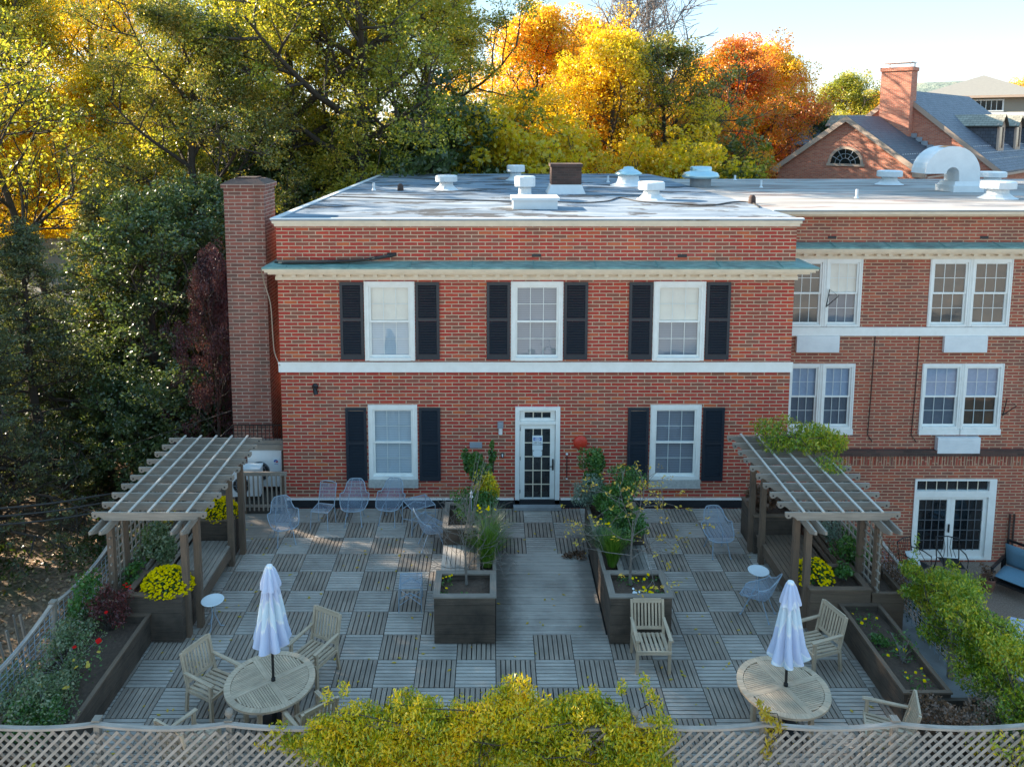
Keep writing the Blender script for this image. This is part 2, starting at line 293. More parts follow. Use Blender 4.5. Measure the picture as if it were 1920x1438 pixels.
# ------------------------------------------------------------------ mesh builder
class MB:
    def __init__(s): s.v = []; s.f = []; s.u = []
    def face(s, pts, uvs=None):
        i = len(s.v); s.v += [tuple(p) for p in pts]; s.f.append(tuple(range(i, i + len(pts))))
        if uvs is None:
            a = Vector(pts[1]) - Vector(pts[0]); n = a.cross(Vector(pts[2]) - Vector(pts[0]))
            ax = max(range(3), key=lambda k: abs(n[k])); uvs = []
            for p in pts: uvs.append((p[1], p[2]) if ax == 0 else (p[0], p[2]) if ax == 1 else (p[0], p[1]))
        s.u += [tuple(q) for q in uvs]
    def grid(s, rows, uvs=None, closed=False):   # rows of points -> quads sharing vertices
        i0 = len(s.v); nr, nc = len(rows), len(rows[0])
        for r in rows: s.v += [tuple(p) for p in r]
        for a in range(nr - 1):
            for b in range(nc if closed else nc - 1):
                b2 = (b + 1) % nc
                s.f.append((i0 + a * nc + b, i0 + a * nc + b2, i0 + (a + 1) * nc + b2, i0 + (a + 1) * nc + b))
                if uvs: s.u += [uvs(a, b), uvs(a, b + 1), uvs(a + 1, b + 1), uvs(a + 1, b)]
                else: s.u += [(b * .1, a * .1), (b * .1 + .1, a * .1), (b * .1 + .1, a * .1 + .1), (b * .1, a * .1 + .1)]
    def hexa(s, c8, grain=True):     # 8 corners: bottom 4 ccw, top 4 ccw ; shared verts
        i = len(s.v); s.v += [tuple(p) for p in c8]
        c = [Vector(p) for p in c8]
        d = [(c[1] - c[0]).length, (c[3] - c[0]).length, (c[4] - c[0]).length]
        L = max(range(3), key=lambda k: d[k]); o = random.random() * 20; o2 = random.random() * 20
        for q, (ax, bx) in (((0, 3, 2, 1), (1, 0)), ((4, 5, 6, 7), (0, 1)), ((0, 1, 5, 4), (0, 2)), ((1, 2, 6, 5), (1, 2)), ((2, 3, 7, 6), (0, 2)), ((3, 0, 4, 7), (1, 2))):
            s.f.append(tuple(i + k for k in q)); w, h = d[ax], d[bx]
            if bx == L: s.u += [(o, o2), (o, o2 + w), (o + h, o2 + w), (o + h, o2)]
            else: s.u += [(o, o2), (o + w, o2), (o + w, o2 + h), (o, o2 + h)]
    def box(s, x0, x1, y0, y1, z0, z1):
        s.hexa([(x0, y0, z0), (x1, y0, z0), (x1, y1, z0), (x0, y1, z0), (x0, y0, z1), (x1, y0, z1), (x1, y1, z1), (x0, y1, z1)])
    def wbox(s, x0, x1, y0, y1, z0, z1, skip=''):    # box with wall-projected uv (masonry)
        if 'y' not in skip: s.face([(x0, y0, z0), (x1, y0, z0), (x1, y0, z1), (x0, y0, z1)])
        s.face([(x1, y1, z0), (x0, y1, z0), (x0, y1, z1), (x1, y1, z1)])
        s.face([(x1, y0, z0), (x1, y1, z0), (x1, y1, z1), (x1, y0, z1)]); s.face([(x0, y1, z0), (x0, y0, z0), (x0, y0, z1), (x0, y1, z1)])
        if 't' not in skip: s.face([(x0, y0, z1), (x1, y0, z1), (x1, y1, z1), (x0, y1, z1)])
    def bar(s, a, b, w, h, up=(0, 0, 1)):
        a, b = Vector(a), Vector(b); d = (b - a).normalized(); up = Vector(up)
        sx = d.cross(up)
        if sx.length < 1e-4: sx = d.cross(Vector((0, 1, 0)))
        sx.normalize(); uz = sx.cross(d).normalized(); sx *= w / 2; uz *= h / 2
        s.hexa([a - sx - uz, b - sx - uz, b + sx - uz, a + sx - uz, a - sx + uz, b - sx + uz, b + sx + uz, a + sx + uz])
    def tube(s, pts, r, n=6, closed=False, r2=None):
        pts = [Vector(p) for p in pts]; m = len(pts); rows = []
        ref = Vector((0.13, 0.2, 1)).normalized()
        for k, p in enumerate(pts):
            d = (pts[(k + 1) % m] - pts[k - 1]) if closed else (pts[min(k + 1, m - 1)] - pts[max(k - 1, 0)])
            if d.length < 1e-9: d = Vector((0, 0, 1))
            d.normalize(); a = d.cross(ref)
            if a.length < .05: a = d.cross(Vector((1, 0, 0)))
            a.normalize(); b = d.cross(a)
            rr = r[k] if isinstance(r, (list, tuple)) else (r + (r2 - r) * k / max(1, m - 1) if r2 is not None else r)
            rows.append([p + (a * math.cos(2 * PI * j / n) + b * math.sin(2 * PI * j / n)) * rr for j in range(n)])
        if closed: rows.append(rows[0])
        s.grid(rows, closed=True)
        if not closed:
            s.face(rows[0][::-1], [(0, 0)] * n); s.face(rows[-1], [(0, 0)] * n)
    def lathe(s, prof, c=(0, 0, 0), n=16, wob=None):
        rows = []
        for r, z in prof:
            rows.append([(c[0] + r * math.cos(2 * PI * j / n), c[1] + r * math.sin(2 * PI * j / n), c[2] + z) for j in range(n)])
        s.grid(rows, closed=True)
        if prof[-1][0] > 1e-3: s.face(rows[-1], [(0, 0)] * n)
        if prof[0][0] > 1e-3: s.face(rows[0][::-1], [(0, 0)] * n)
    def prism(s, poly, f0, f1):   # polygon (list of 2d) mapped by f0 and f1 to 3d ends
        a = [f0(p) for p in poly]; b = [f1(p) for p in poly]
        s.face(a[::-1]); s.face(b); m = len(poly)
        for k in range(m): s.face([a[k], a[(k + 1) % m], b[(k + 1) % m], b[k]])
    def build(s, name, mat, parent=None, org=None, smooth=False):
        me = bpy.data.meshes.new(name)
        off = Vector(org) if org is not None else Vector((0, 0, 0))
        me.from_pydata([tuple(Vector(p) - off) for p in s.v] if org is not None else s.v, [], s.f)
        ul = me.uv_layers.new(name='uv'); ul.data.foreach_set('uv', np.array(s.u, dtype=np.float32).ravel())
        if isinstance(mat, str): mat = [mat]
        for m in mat: me.materials.append(MATS[m])
        if smooth: me.polygons.foreach_set('use_smooth', [True] * len(me.polygons))
        me.update()
        o = bpy.data.objects.new(name, me); COL.objects.link(o)
        if parent is not None: o.parent = parent
        elif org is not None: o.location = off
        return o
def tag(o, label=None, cat=None, group=None, kind=None):
    if label: o['label'] = label
    if cat: o['category'] = cat
    if group: o['group'] = group
    if kind: o['kind'] = kind
    return o
def thing(name, label, cat, loc=(0, 0, 0), rz=0, group=None):
    o = bpy.data.objects.new(name, None); COL.objects.link(o); o.location = loc; o.rotation_euler = (0, 0, rz); o.empty_display_size = .2
    return tag(o, label, cat, group)
def copy_tree(o, parent=None):
    c = o.copy(); COL.objects.link(c)
    if parent is not None: c.parent = parent
    for ch in list(o.children): copy_tree(ch, c)
    return c
# ------------------------------------------------------------------ foliage
def leaves_mesh(name, P, size, mat, rng, aspect=.55, nz=.6, dirs=None, var=.35, curl=.0):
    n = len(P); P = np.asarray(P, dtype=np.float64)
    nrm = rng.normal(size=(n, 3)); nrm[:, 2] = nrm[:, 2] + nz; nrm /= np.linalg.norm(nrm, axis=1)[:, None] + 1e-9
    t = rng.normal(size=(n, 3)) if dirs is None else dirs + rng.normal(size=(n, 3)) * .35
    t -= nrm * (t * nrm).sum(1)[:, None]; t /= np.linalg.norm(t, axis=1)[:, None] + 1e-9
    b = np.cross(nrm, t); sz = size * (1 + rng.uniform(-var, var, n))[:, None]
    V = np.empty((n, 4, 3)); V[:, 0] = P - t * sz * .5; V[:, 1] = P + b * sz * aspect * .5 - t * sz * .05 + nrm * sz * curl; V[:, 2] = P + t * sz * .5; V[:, 3] = P - b * sz * aspect * .5 - t * sz * .05 + nrm * sz * curl
    return quads_mesh(name, V.reshape(-1, 3), n, mat)
def quads_mesh(name, V, n, mat):
    me = bpy.data.meshes.new(name); me.vertices.add(4 * n); me.vertices.foreach_set('co', V.astype(np.float32).ravel())
    me.loops.add(4 * n); me.loops.foreach_set('vertex_index', np.arange(4 * n, dtype=np.int32))
    me.polygons.add(n); me.polygons.foreach_set('loop_start', np.arange(0, 4 * n, 4, dtype=np.int32))
    try: me.polygons.foreach_set('loop_total', np.full(n, 4, dtype=np.int32))
    except Exception: pass
    me.materials.append(MATS[mat]); me.update(calc_edges=True); me.validate()
    return me
def child(name, me, parent): o = bpy.data.objects.new(name, me); COL.objects.link(o); o.parent = parent; return o
def cluster_pts(rng, tips, per, sig, flat=.75):
    tips = np.asarray(tips); P = np.repeat(tips, per, axis=0)
    off = rng.normal(size=P.shape); off *= (rng.uniform(.3, 1, len(P)) ** .5 / (np.linalg.norm(off, axis=1) + 1e-9))[:, None]
    s = np.repeat(rng.uniform(.6, 1.3, len(tips)), per)[:, None] * sig
    off *= s; off[:, 2] *= flat
    return P + off
def skeleton(seed, H, r0, limbs, spread, t0=.3, elev=35, sub=5, twig=4, lean=(0, 0), droop=0., minr=.012, topshape=.55, wig=.04):
    rng = random.Random(seed); mb = MB(); tips = []
    n = 9; tr = []
    wx = wy = 0
    for k in range(n + 1):
        t = k / n; wx += rng.uniform(-1, 1) * wig * H / n * 2.2; wy += rng.uniform(-1, 1) * wig * H / n * 2.2
        tr.append(Vector((wx + lean[0] * t * H, wy + lean[1] * t * H, t * H * .93)))
    def at(pl, t): x = t * (len(pl) - 1); i = min(int(x), len(pl) - 2); return pl[i].lerp(pl[i + 1], x - i)
    mb.tube(tr, [r0 * (1.25 if k == 0 else 1) * (1 - .85 * k / n) + minr for k in range(n + 1)], 8)
    def limb(p, d, L, r, lev):
        pts = [p]; cur = p; dd = d.copy(); m = 5 if lev < 2 else 3
        for k in range(m):
            dd = (dd + Vector((rng.uniform(-.22, .22), rng.uniform(-.22, .22), rng.uniform(-.1, .2) - droop))).normalized()
            cur = cur + dd * L / m; pts.append(cur)
        mb.tube(pts, [max(minr, r * (1 - .75 * k / m)) for k in range(m + 1)], 6 if lev == 0 else 4)
        return pts
    for i in range(limbs):
        t = t0 + (1 - t0) * ((i + rng.random() * .6) / limbs)
        az = i * 2.4 + rng.uniform(-.4, .4); q = (t - t0) / (1 - t0)
        sh = (math.sin(PI * min(1, .22 + q * .78)) ** topshape) if topshape > 0 else (1.02 - q)
        L = spread * sh * rng.uniform(.55, 1.25) + .3
        e = math.radians(elev + (q - .3) * 45 + rng.uniform(-10, 10)) - droop
        d = Vector((math.cos(az) * math.cos(e), math.sin(az) * math.cos(e), math.sin(e)))
        r = r0 * .42 * (1 - .6 * q)
        pl = limb(at(tr, t), d, L, r, 0); tips.append(tuple(pl[-1]))
        for j in range(sub):
            u = .28 + .72 * (j + rng.random()) / sub; a2 = rng.uniform(0, 2 * PI)
            dl = (pl[-1] - pl[0]).normalized(); side = dl.cross(Vector((math.cos(a2), math.sin(a2), .4))).normalized()
            d2 = (dl * .6 + side * .9 + Vector((0, 0, .15 - droop))).normalized()
            L2 = L * (.5 - .22 * u) + .25
            p2 = limb(at(pl, u), d2, L2, r * .45, 1); tips.append(tuple(p2[-1]))
            for w in range(twig):
                u2 = .25 + .75 * (w + rng.random()) / twig
                d3 = (d2 * .5 + Vector((rng.uniform(-1, 1), rng.uniform(-1, 1), rng.uniform(-.5, .8)))).normalized()
                p3 = limb(at(p2, u2), d3, L2 * .5 + .12, r * .2, 2); tips.append(tuple(p3[-1]))
    return mb, tips
PROTO = {}
def proto(key, seed, H, r0, limbs, spread, per, sig, lsize, mat, bark='bark', aspect=.6, flat=.75, nz=.6, **kw):
    mb, tips = skeleton(seed, H, r0, limbs, spread, **kw)
    root = bpy.data.objects.new('tree', None); trunk = mb.build('trunk', bark, root, smooth=True)
    crown = None
    if per > 0:
        rng = np.random.default_rng(seed); P = cluster_pts(rng, tips, per, sig, flat)
        crown = child('crown', leaves_mesh('crown', P, lsize, mat, rng, aspect, nz), root)
    for o in (trunk, crown):
        if o: COL.objects.unlink(o)
    PROTO[key] = (trunk.data, crown.data if crown else None)
    bpy.data.objects.remove(trunk); bpy.data.objects.remove(root)
    if crown: bpy.data.objects.remove(crown)
def tree(key, name, label, loc, s=1, rz=0, mat=None, bark=None, sz=None, cat='tree', group=None):
    r = thing(name, label, cat, loc, rz, group); r.scale = (s, s, sz or s)
    tm, cm = PROTO[key]
    t = child('trunk', tm, r)
    if bark: t.material_slots[0].link = 'OBJECT'; t.material_slots[0].material = MATS[bark]
    if cm:
        c = child('crown', cm, r)
        if mat: c.material_slots[0].link = 'OBJECT'; c.material_slots[0].material = MATS[mat]
    return r
# ------------------------------------------------------------------ world, sun
SUN_AZ, SUN_EL = math.radians(-64), math.radians(22)     # azimuth from +Y towards +X
w = bpy.data.worlds.new('World'); sc.world = w; w.use_nodes = True
wn = w.node_tree; wn.nodes.clear(); wo = wn.nodes.new('ShaderNodeOutputWorld'); wb = wn.nodes.new('ShaderNodeBackground')
sk = wn.nodes.new('ShaderNodeTexSky'); sk.sky_type = 'NISHITA'; sk.sun_disc = False; sk.sun_elevation = SUN_EL; sk.sun_rotation = SUN_AZ
sk.air_density = 1.0; sk.dust_density = 0.0; sk.ozone_density = 5.0; sk.altitude = 100
wb.inputs['Strength'].default_value = .15; hs = wn.nodes.new('ShaderNodeHueSaturation'); hs.inputs['Saturation'].default_value = 3.8; hs.inputs['Value'].default_value = 1.9; gm = wn.nodes.new('ShaderNodeGamma'); gm.inputs[1].default_value = .12; wn.links.new(sk.outputs[0], gm.inputs[0]); wn.links.new(gm.outputs[0], hs.inputs['Color']); wn.links.new(hs.outputs[0], wb.inputs[0]); wn.links.new(wb.outputs[0], wo.inputs[0])
sl = bpy.data.lights.new('sun', 'SUN'); sl.energy = 4.8; sl.angle = math.radians(.5); sl.color = (1, .86, .68)
so = bpy.data.objects.new('sun', sl); COL.objects.link(so)
sd = Vector((math.sin(SUN_AZ) * math.cos(SUN_EL), math.cos(SUN_AZ) * math.cos(SUN_EL), math.sin(SUN_EL)))
so.rotation_euler = sd.to_track_quat('Z', 'Y').to_euler()
sc.view_settings.view_transform = 'Standard'; sc.view_settings.look = 'None'; sc.view_settings.exposure = 2.12; sc.view_settings.gamma = 1.0
# ------------------------------------------------------------------ terrain
def terr(x, y):
    z = -3.05
    if x < -8: z += -.12 * min(1, (-8 - x) / 6) * max(0, min(1, (16 - y) / 6)) * 6
    z += .12 * math.sin(x * .7 + y * .3) * (1 if x < -8.5 else 0) + .1 * math.sin(y * 1.1 - x * .4) * (1 if x < -8.5 else 0)
    return z
xs = [-600, -250, -120, -70, -45] + [-32 + .6 * k for k in range(40)] + [-6, 0, 10, 20, 30, 45, 70, 120, 250, 600]
ys = [-300, -100, -40, -10] + [1 + .8 * k for k in range(55)] + [50, 60, 75, 100, 150, 250, 500, 900]
m = MB(); m.grid([[(x, y, terr(x, y)) for x in xs] for y in ys]); tag(m.build('ground', 'hillside_ground', smooth=True), kind='structure')
m = MB()
for k in range(1):
    rows = []
    for a in range(13):
        rows.append([(60 + 46 * j, 430 + 20 * a, -3 + (44 * math.exp(-((j * 46 + 60 - 312) / 75) ** 2) + 20 * math.exp(-((j * 46 - 400) / 120) ** 2)) * math.sin(PI * a / 12) + 1.3 * math.sin(j * 3.1 + a * 2)) for j in range(12)])
    m.grid(rows)
hl = m.build('hill', 'hill_woods_hazed', smooth=True); tag(hl, kind='structure')
# ------------------------------------------------------------------ main building
YF, YW = 18.354, 20.6
XL, XR = -5.13, 7.22
HR = 7.17
B = thing('brick_building', 'two-storey red brick building with flat pale roof, green copper ledge and a right wing', 'building', (1.05, YF, 0))
BO = (1.05, YF, 0)
def bp(mb, name, mat, parent=None, smooth=False): return mb.build(name, mat, parent or B, org=BO, smooth=smooth)
def wall_holes(mb, x0, x1, z0, z1, Y, holes, depth=.14):
    xs = sorted(set([x0, x1] + [h[0] for h in holes] + [h[1] for h in holes])); zs = sorted(set([z0, z1] + [h[2] for h in holes] + [h[3] for h in holes]))
    for a, b in zip(xs, xs[1:]):
        for c, d in zip(zs, zs[1:]):
            if any(h[0] - 1e-6 <= a and b <= h[1] + 1e-6 and h[2] - 1e-6 <= c and d <= h[3] + 1e-6 for h in holes): continue
            mb.face([(a, Y, c), (b, Y, c), (b, Y, d), (a, Y, d)])
    for a, b, c, d in holes:
        mb.face([(a, Y, c), (a, Y, d), (a, Y + depth, d), (a, Y + depth, c)]); mb.face([(b, Y, d), (b, Y, c), (b, Y + depth, c), (b, Y + depth, d)])
        mb.face([(a, Y, d), (b, Y, d), (b, Y + depth, d), (a, Y + depth, d)]); mb.face([(b, Y, c), (a, Y, c), (a, Y + depth, c), (b, Y + depth, c)])
WUP = [(-3.07, -1.86), (.446, 1.70), (3.86, 5.11)]; WLO = [(-3.03, -1.83), (3.86, 5.10)]
ZU, ZL = (3.73, 5.67), (.73, 2.62)
holes = [(a + .06, b - .06, ZU[0] + .04, ZU[1] - .02) for a, b in WUP] + [(a + .06, b - .06, ZL[0] + .04, ZL[1] - .02) for a, b in WLO]
DX0, DX1, DZ = .56, 1.655, 2.575
m = MB(); wall_holes(m, XL, XR, 0.0, 7.02, YF, holes + [(DX0 + .05, DX1 - .05, 0.0, DZ - .04)])
m.face([(XL, YF, -3.1), (XR, YF, -3.1), (XR, YF, 0), (XL, YF, 0)])
m.face([(XL, 37, -3.1), (XL, YF, -3.1), (XL, YF, 7.02), (XL, 37, 7.02)]); m.face([(XR, YF, -3.1), (XR, 37, -3.1), (XR, 37, 7.02), (XR, YF, 7.02)])
m.face([(XR, 37, -3.1), (XL, 37, -3.1), (XL, 37, 7.02), (XR, 37, 7.02)])
bp(m, 'front_wall', 'brick_red')
# wing
WXE = 42
AU, AL = (3.99, 5.84), (.96, 2.96)
wholes = [(7.99, 9.86, AU[0] + .04, AU[1] - .02), (11.77, 13.88, AU[0] + .04, AU[1] - .02), (8.09, 9.81, AL[0] + .2, AL[1] - .02), (11.74, 13.86, AL[0] + .2, AL[1] - .02), (11.69, 13.9, -2.62, -.33)]
m = MB(); wall_holes(m, XR - .01, WXE, .385, 7.02, YW, wholes[:4])
m.face([(WXE, YW, -3.1), (WXE, 33.2, -3.1), (WXE, 33.2, 7.02), (WXE, YW, 7.02)])
m.face([(WXE, 33.2, -3.1), (XR, 33.2, -3.1), (XR, 33.2, 7.02), (WXE, 33.2, 7.02)])
bp(m, 'wing_wall', 'brick_wing')
m = MB(); wall_holes(m, XR - .01, WXE, -3.1, .385, YW - .05, wholes[4:], .19); m.face([(XR, YW - .05, .385), (WXE, YW - .05, .385), (WXE, YW, .385), (XR, YW, .385)]); bp(m, 'lower_wall', 'brick_wing')
m = MB(); m.box(XR + .01, WXE, YW - .14, YW - .002, .388, .545); bp(m, 'band_course', 'brick_old')
m = MB(); 
for k in range(150): m.box(XR + .05 + k * .105, XR + .14 + k * .105, YW - .068, YW - .052, .1, .36)
bp(m, 'soldier_course', 'brick_wing')
# roof
m = MB()
for a, b, y0, y1 in ((XL - .1, XR + .12, YF - .12, 37.1), (XR + .12, WXE, YW - .32, 33.3)):
    pass
m.box(XL - .1, XR + .12, YF - .12, 37.1, HR - .03, HR); bp(m, 'roof', 'roof_membrane')
m = MB(); m.box(XR + .123, WXE, YW - .32, 33.3, HR - .034, HR - .004); 
bp(m, 'wing_roof', 'roof_wing')
m = MB(); m.hexa([(XR + .12, 33.303, HR - .035), (7.75, 33.303, HR - .035), (7.4, 36.8, HR - .035), (XR + .12, 37.1, HR - .035), (XR + .12, 33.303, HR - .004), (7.75, 33.303, HR - .004), (7.4, 36.8, HR - .004), (XR + .12, 37.1, HR - .004)]); bp(m, 'roof_corner', 'roof_membrane')
m = MB()
m.box(XL - .07, XR + .09, YF - .09, YF + .1, HR - .1, HR - .031); m.box(XL - .03, XR + .05, YF - .05, YF + .06, HR - .17, HR - .101)
m.box(XL - .07, XL - .001, YF + .103, 37, HR - .1, HR - .031); m.box(XR + .001, XR + .09, YF + .103, YW - .3, HR - .1, HR - .031)
m.box(XR + .093, WXE, YW - .29, YW + .1, HR - .1, HR - .035); m.box(XR + .093, WXE, YW - .12, YW + .06, HR - .17, HR - .101)
bp(m, 'roof_trim', 'cream_paint')
m = MB()   # raised gravel stop rim
m.box(XL - .1, XR + .12, YF - .13, YF + .02, HR + .001, HR + .03); m.box(XL - .1, XL + .05, YF + .022, 37.1, HR + .001, HR + .03)
m.box(XR + .123, WXE, YW - .33, YW - .2, HR + .001, HR + .025)
bp(m, 'roof_edge', 'vent_white')
# copper ledge + cornice
def ledge(x0, x1, y, zj, ov, endl, endr, ret=.9):
    ze = zj - .085; yo = y - ov
    c = MB(); a0 = x0 - (ov * .6 if endl else 0); a1 = x1 + (ov if endr else 0)
    c.hexa([(a0, yo, ze - .035), (a1, yo, ze - .035), (x1, y - .002, zj - .04), (x0, y - .002, zj - .04), (a0, yo, ze), (a1, yo, ze), (x1, y - .002, zj), (x0, y - .002, zj)])
    if endl: c.hexa([(a0, yo, ze - .035), (x0, y, zj - .04), (x0 - .002, y + ret, zj - .04), (a0, y + ret, ze - .035), (a0, yo, ze), (x0, y, zj), (x0 - .002, y + ret, zj), (a0, y + ret, ze)])
    if endr: c.hexa([(x1, y, zj - .04), (a1, yo, ze - .035), (a1, y + ret, ze - .035), (x1 + .002, y + ret, zj - .04), (x1, y, zj), (a1, yo, ze), (a1, y + ret, ze), (x1 + .002, y + ret, zj)])
    bp(c, 'copper_ledge', 'copper')
    k = x0 + .3
    while k < x1 and k < 16:
        s = MB(); s.hexa([(k, yo - .004, ze + .001), (k + .02, yo - .004, ze + .001), (k + .02, y - .01, zj + .001), (k, y - .01, zj + .001), (k, yo - .004, ze + .014), (k + .02, yo - .004, ze + .014), (k + .02, y - .01, zj + .014), (k, y - .01, zj + .014)]); k += 1.45; bp(s, 'copper_seam', 'copper_trim')
    t = MB()
    def layer(o, z0, z1):
        t.box(x0 - (o * .6 if endl else 0), x1 + (o if endr else 0), y - o, y - .002, z0, z1)
        if endl: t.box(x0 - o * .6, x0 - .003, y, y + ret, z0, z1)
        if endr: t.box(x1 + .003, x1 + o, y, y + ret, z0, z1)
    layer(ov - .02, ze - .075, ze - .036); layer(ov - .07, ze - .13, ze - .076); layer(ov - .16, ze - .19, ze - .131)
    layer(.045, ze - .27, ze - .191); layer(.06, ze - .36, ze - .271)
    bp(t, 'cornice', 'cream_paint')
    d = MB(); k = x0 + .06
    while k < x1 - .1: d.box(k, k + .1, y - .19, y - .047, ze - .262, ze - .193); k += .3215
    bp(d, 'dentil_row', 'cream_paint')
ledge(XL, XR, YF, 6.157, .42, True, True)
ledge(XR + .003, WXE, YW, 6.29, .42, False, False)
# belt course
m = MB(); m.box(XL - .03, XR + .03, YF - .06, YF - .002, 3.45, 3.68); m.box(XL - .035, XR + .035, YF - .075, YF - .062, 3.66, 3.70)
m.box(XR + .035, WXE, YW - .06, YW - .002, 3.745, 3.975); bp(m, 'belt_course', 'white_paint')
m = MB(); m.box(XL, XR, YF - .05, YF - .002, .0, .2); bp(m, 'base_flashing', 'black_flashing')
m = MB(); m.box(XL - .01, DX0 - .03, YF - .062, YF - .002, .202, .232); m.box(DX1 + .03, XR, YF - .062, YF - .002, .202, .232); bp(m, 'flashing_cap', 'white_paint')
m = MB()
for x, z, y in ((1.053, 6.3, YF), (4.52, 6.29, YF), (-2.39, 6.33, YF), (9.05, 6.42, YW), (13.1, 6.42, YW)): m.box(x - .11, x + .11, y - .012, y - .002, z - .04, z + .035)
bp(m, 'wall_vent', 'gasket')
def sash_window(x0, x1, z0, z1, Y, up, lo, cas=.11, sill=None, cmat='white_paint', nx=3, muntin='white_paint', bot=False):
    w = MB(); e = .028
    w.box(x0, x0 + cas, Y - e, Y + .1, z0, z1); w.box(x1 - cas, x1, Y - e, Y + .1, z0, z1)
    w.box(x0 + cas, x1 - cas, Y - e, Y + .1, z1 - cas, z1); w.box(x0 + cas, x1 - cas, Y - e - .02, Y + .1, z0, z0 + cas * .7)
    w.box(x0 + cas * .25, x0 + cas * .45, Y - e - .014, Y - e - .001, z0, z1); w.box(x1 - cas * .45, x1 - cas * .25, Y - e - .014, Y - e - .001, z0, z1)
    fr = bp(w, 'window', cmat)
    a, b, c, d = x0 + cas, x1 - cas, z0 + cas * .7, z1 - cas; mid = (c + d) / 2
    def sash(c, d, y):
        s = MB(); t = .048
        s.box(a, a + t, y, y + .03, c, d); s.box(b - t, b, y, y + .03, c, d); s.box(a + t, b - t, y, y + .03, d - t, d); s.box(a + t, b - t, y, y + .03, c, c + t)
        o = bp(s, 'sash', 'white_paint', fr)
        g = MB(); g.face([(a + t, y + .015, c + t), (b - t, y + .015, c + t), (b - t, y + .015, d - t), (a + t, y + .015, d - t)]); bp(g, 'pane', 'window_glass', fr)
        q = MB()
        for k in range(1, nx): xx = a + t + (b - a - 2 * t) * k / nx; q.box(xx - .008, xx + .008, y + .019, y + .027, c + t, d - t)
        zz = (c + d) / 2; q.box(a + t, b - t, y + .0195, y + .0265, zz - .008, zz + .008); bp(q, 'muntins', muntin, fr)
    sash(mid - .02, d, Y + .005); sash(c, mid + .02, Y + .037)
    for (mm, c0, d0, yy) in ((up, mid, d, .078), (lo, c, mid, .092)):
        s = MB(); s.face([(a, Y + yy, c0), (b, Y + yy, c0), (b, Y + yy, d0), (a, Y + yy, d0)]); bp(s, 'window_backing', mm, fr)  # blinds, curtains by material
    if sill:
        s = MB(); s.box(x0 - .01, x1 + .01, Y - .07, Y - .002, z0 - sill, z0 - .003); bp(s, 'sill', 'stone_sill' if not bot else 'white_paint', fr)
    return fr
sash_window(*WUP[0], *ZU, YF, 'reflection_cream', 'blind_white'); sash_window(*WUP[1], *ZU, YF, 'blind_grey', 'blind_grey'); sash_window(*WUP[2], *ZU, YF, 'reflection_cream', 'blind_shade')
sash_window(*WLO[0], *ZL, YF, 'blind_white', 'blind_white', sill=.21); sash_window(*WLO[1], *ZL, YF, 'blind_grey', 'blind_grey', sill=.23)
def pair(x0, x1, z0, z1, u, l, sill=None):
    mid = (x0 + x1) / 2; sash_window(x0, mid - .002, z0, z1, YW, u[0], l[0], .09, sill, bot=True); sash_window(mid + .002, x1, z0, z1, YW, u[1], l[1], .09, sill, bot=True)
pair(7.94, 9.91, *AU, ('room_dark', 'reflection_cream'), ('room_dark', 'curtain_dim')); pair(11.72, 13.93, *AU, ('room_dark', 'room_dark'), ('room_dark', 'room_dark'))
pair(8.04, 9.86, AL[0] + .17, AL[1], ('curtain_blue', 'curtain_blue'), ('curtain_dim', 'curtain_dim'), .16); pair(11.69, 13.91, AL[0] + .17, AL[1], ('curtain_blue', 'curtain_blue'), ('curtain_dim', 'room_dark'), .16)
# shutters
def shutter_mesh(W, H):
    f = MB(); t = .065; d = .045
    f.box(0, t, 0, d, 0, H); f.box(W - t, W, 0, d, 0, H); f.box(t, W - t, 0, d, H - t, H); f.box(t, W - t, 0, d, 0, .13); f.box(t, W - t, 0, d, H * .52 - .035, H * .52 + .035)
    l = MB()
    for z0, z1 in ((.13, H * .52 - .035), (H * .52 + .035, H - t)):
        z = z0 + .012
        while z < z1 - .02: l.hexa([(t, .004, z), (W - t, .004, z), (W - t, .036, z + .022), (t, .036, z + .022), (t, .004, z + .008), (W - t, .004, z + .008), (W - t, .036, z + .03), (t, .036, z + .03)]); z += .04
    return f, l
SH = {}
def shutter(x0, x1, z0, z1):
    W, H = x1 - x0, z1 - z0; f, l = shutter_mesh(W, H); off = Vector((x0 - 1.05, -.05, z0))
    o = f.build('shutter', 'shutter_paint', B); o.location = off; l.build('louvers', 'shutter_paint', o)
for a, b in WUP:
    shutter(a - .58, a - .02, 3.76, 5.65); shutter(b + .02, b + .59, 3.76, 5.65)
for a, b in WLO:
    shutter(a - .55, a - .04, .7, 2.55); shutter(b + .04, b + .56, .69, 2.55)
# entrance door
Y = YF; m = MB(); c = .11
m.box(DX0, DX0 + c, Y - .05, Y + .1, .0, DZ); m.box(DX1 - c, DX1, Y - .05, Y + .1, .0, DZ); m.box(DX0 + c, DX1 - c, Y - .05, Y + .1, DZ - c * .8, DZ); m.box(DX0 + c, DX1 - c, Y - .03, Y + .1, 2.13, 2.2)
fr = bp(m, 'door_frame', 'white_paint')
m = MB(); a, b = DX0 + c + .01, DX1 - c - .01
def framed(m, a, b, c0, d0, t, y, ty, tz=None, bz=None):
    tz = tz or t; bz = bz or t
    m.box(a, a + t, y, y + ty, c0, d0); m.box(b - t, b, y, y + ty, c0, d0); m.box(a + t, b - t, y, y + ty, d0 - tz, d0); m.box(a + t, b - t, y, y + ty, c0, c0 + bz)
framed(m, a, b, .09, 2.12, .115, Y + .02, .045, .12, .13); door = bp(m, 'door', 'white_paint')
m = MB(); framed(m, a, b, 2.205, 2.48, .11, Y + .02, .045, .05, .07); tr = bp(m, 'transom', 'white_paint')
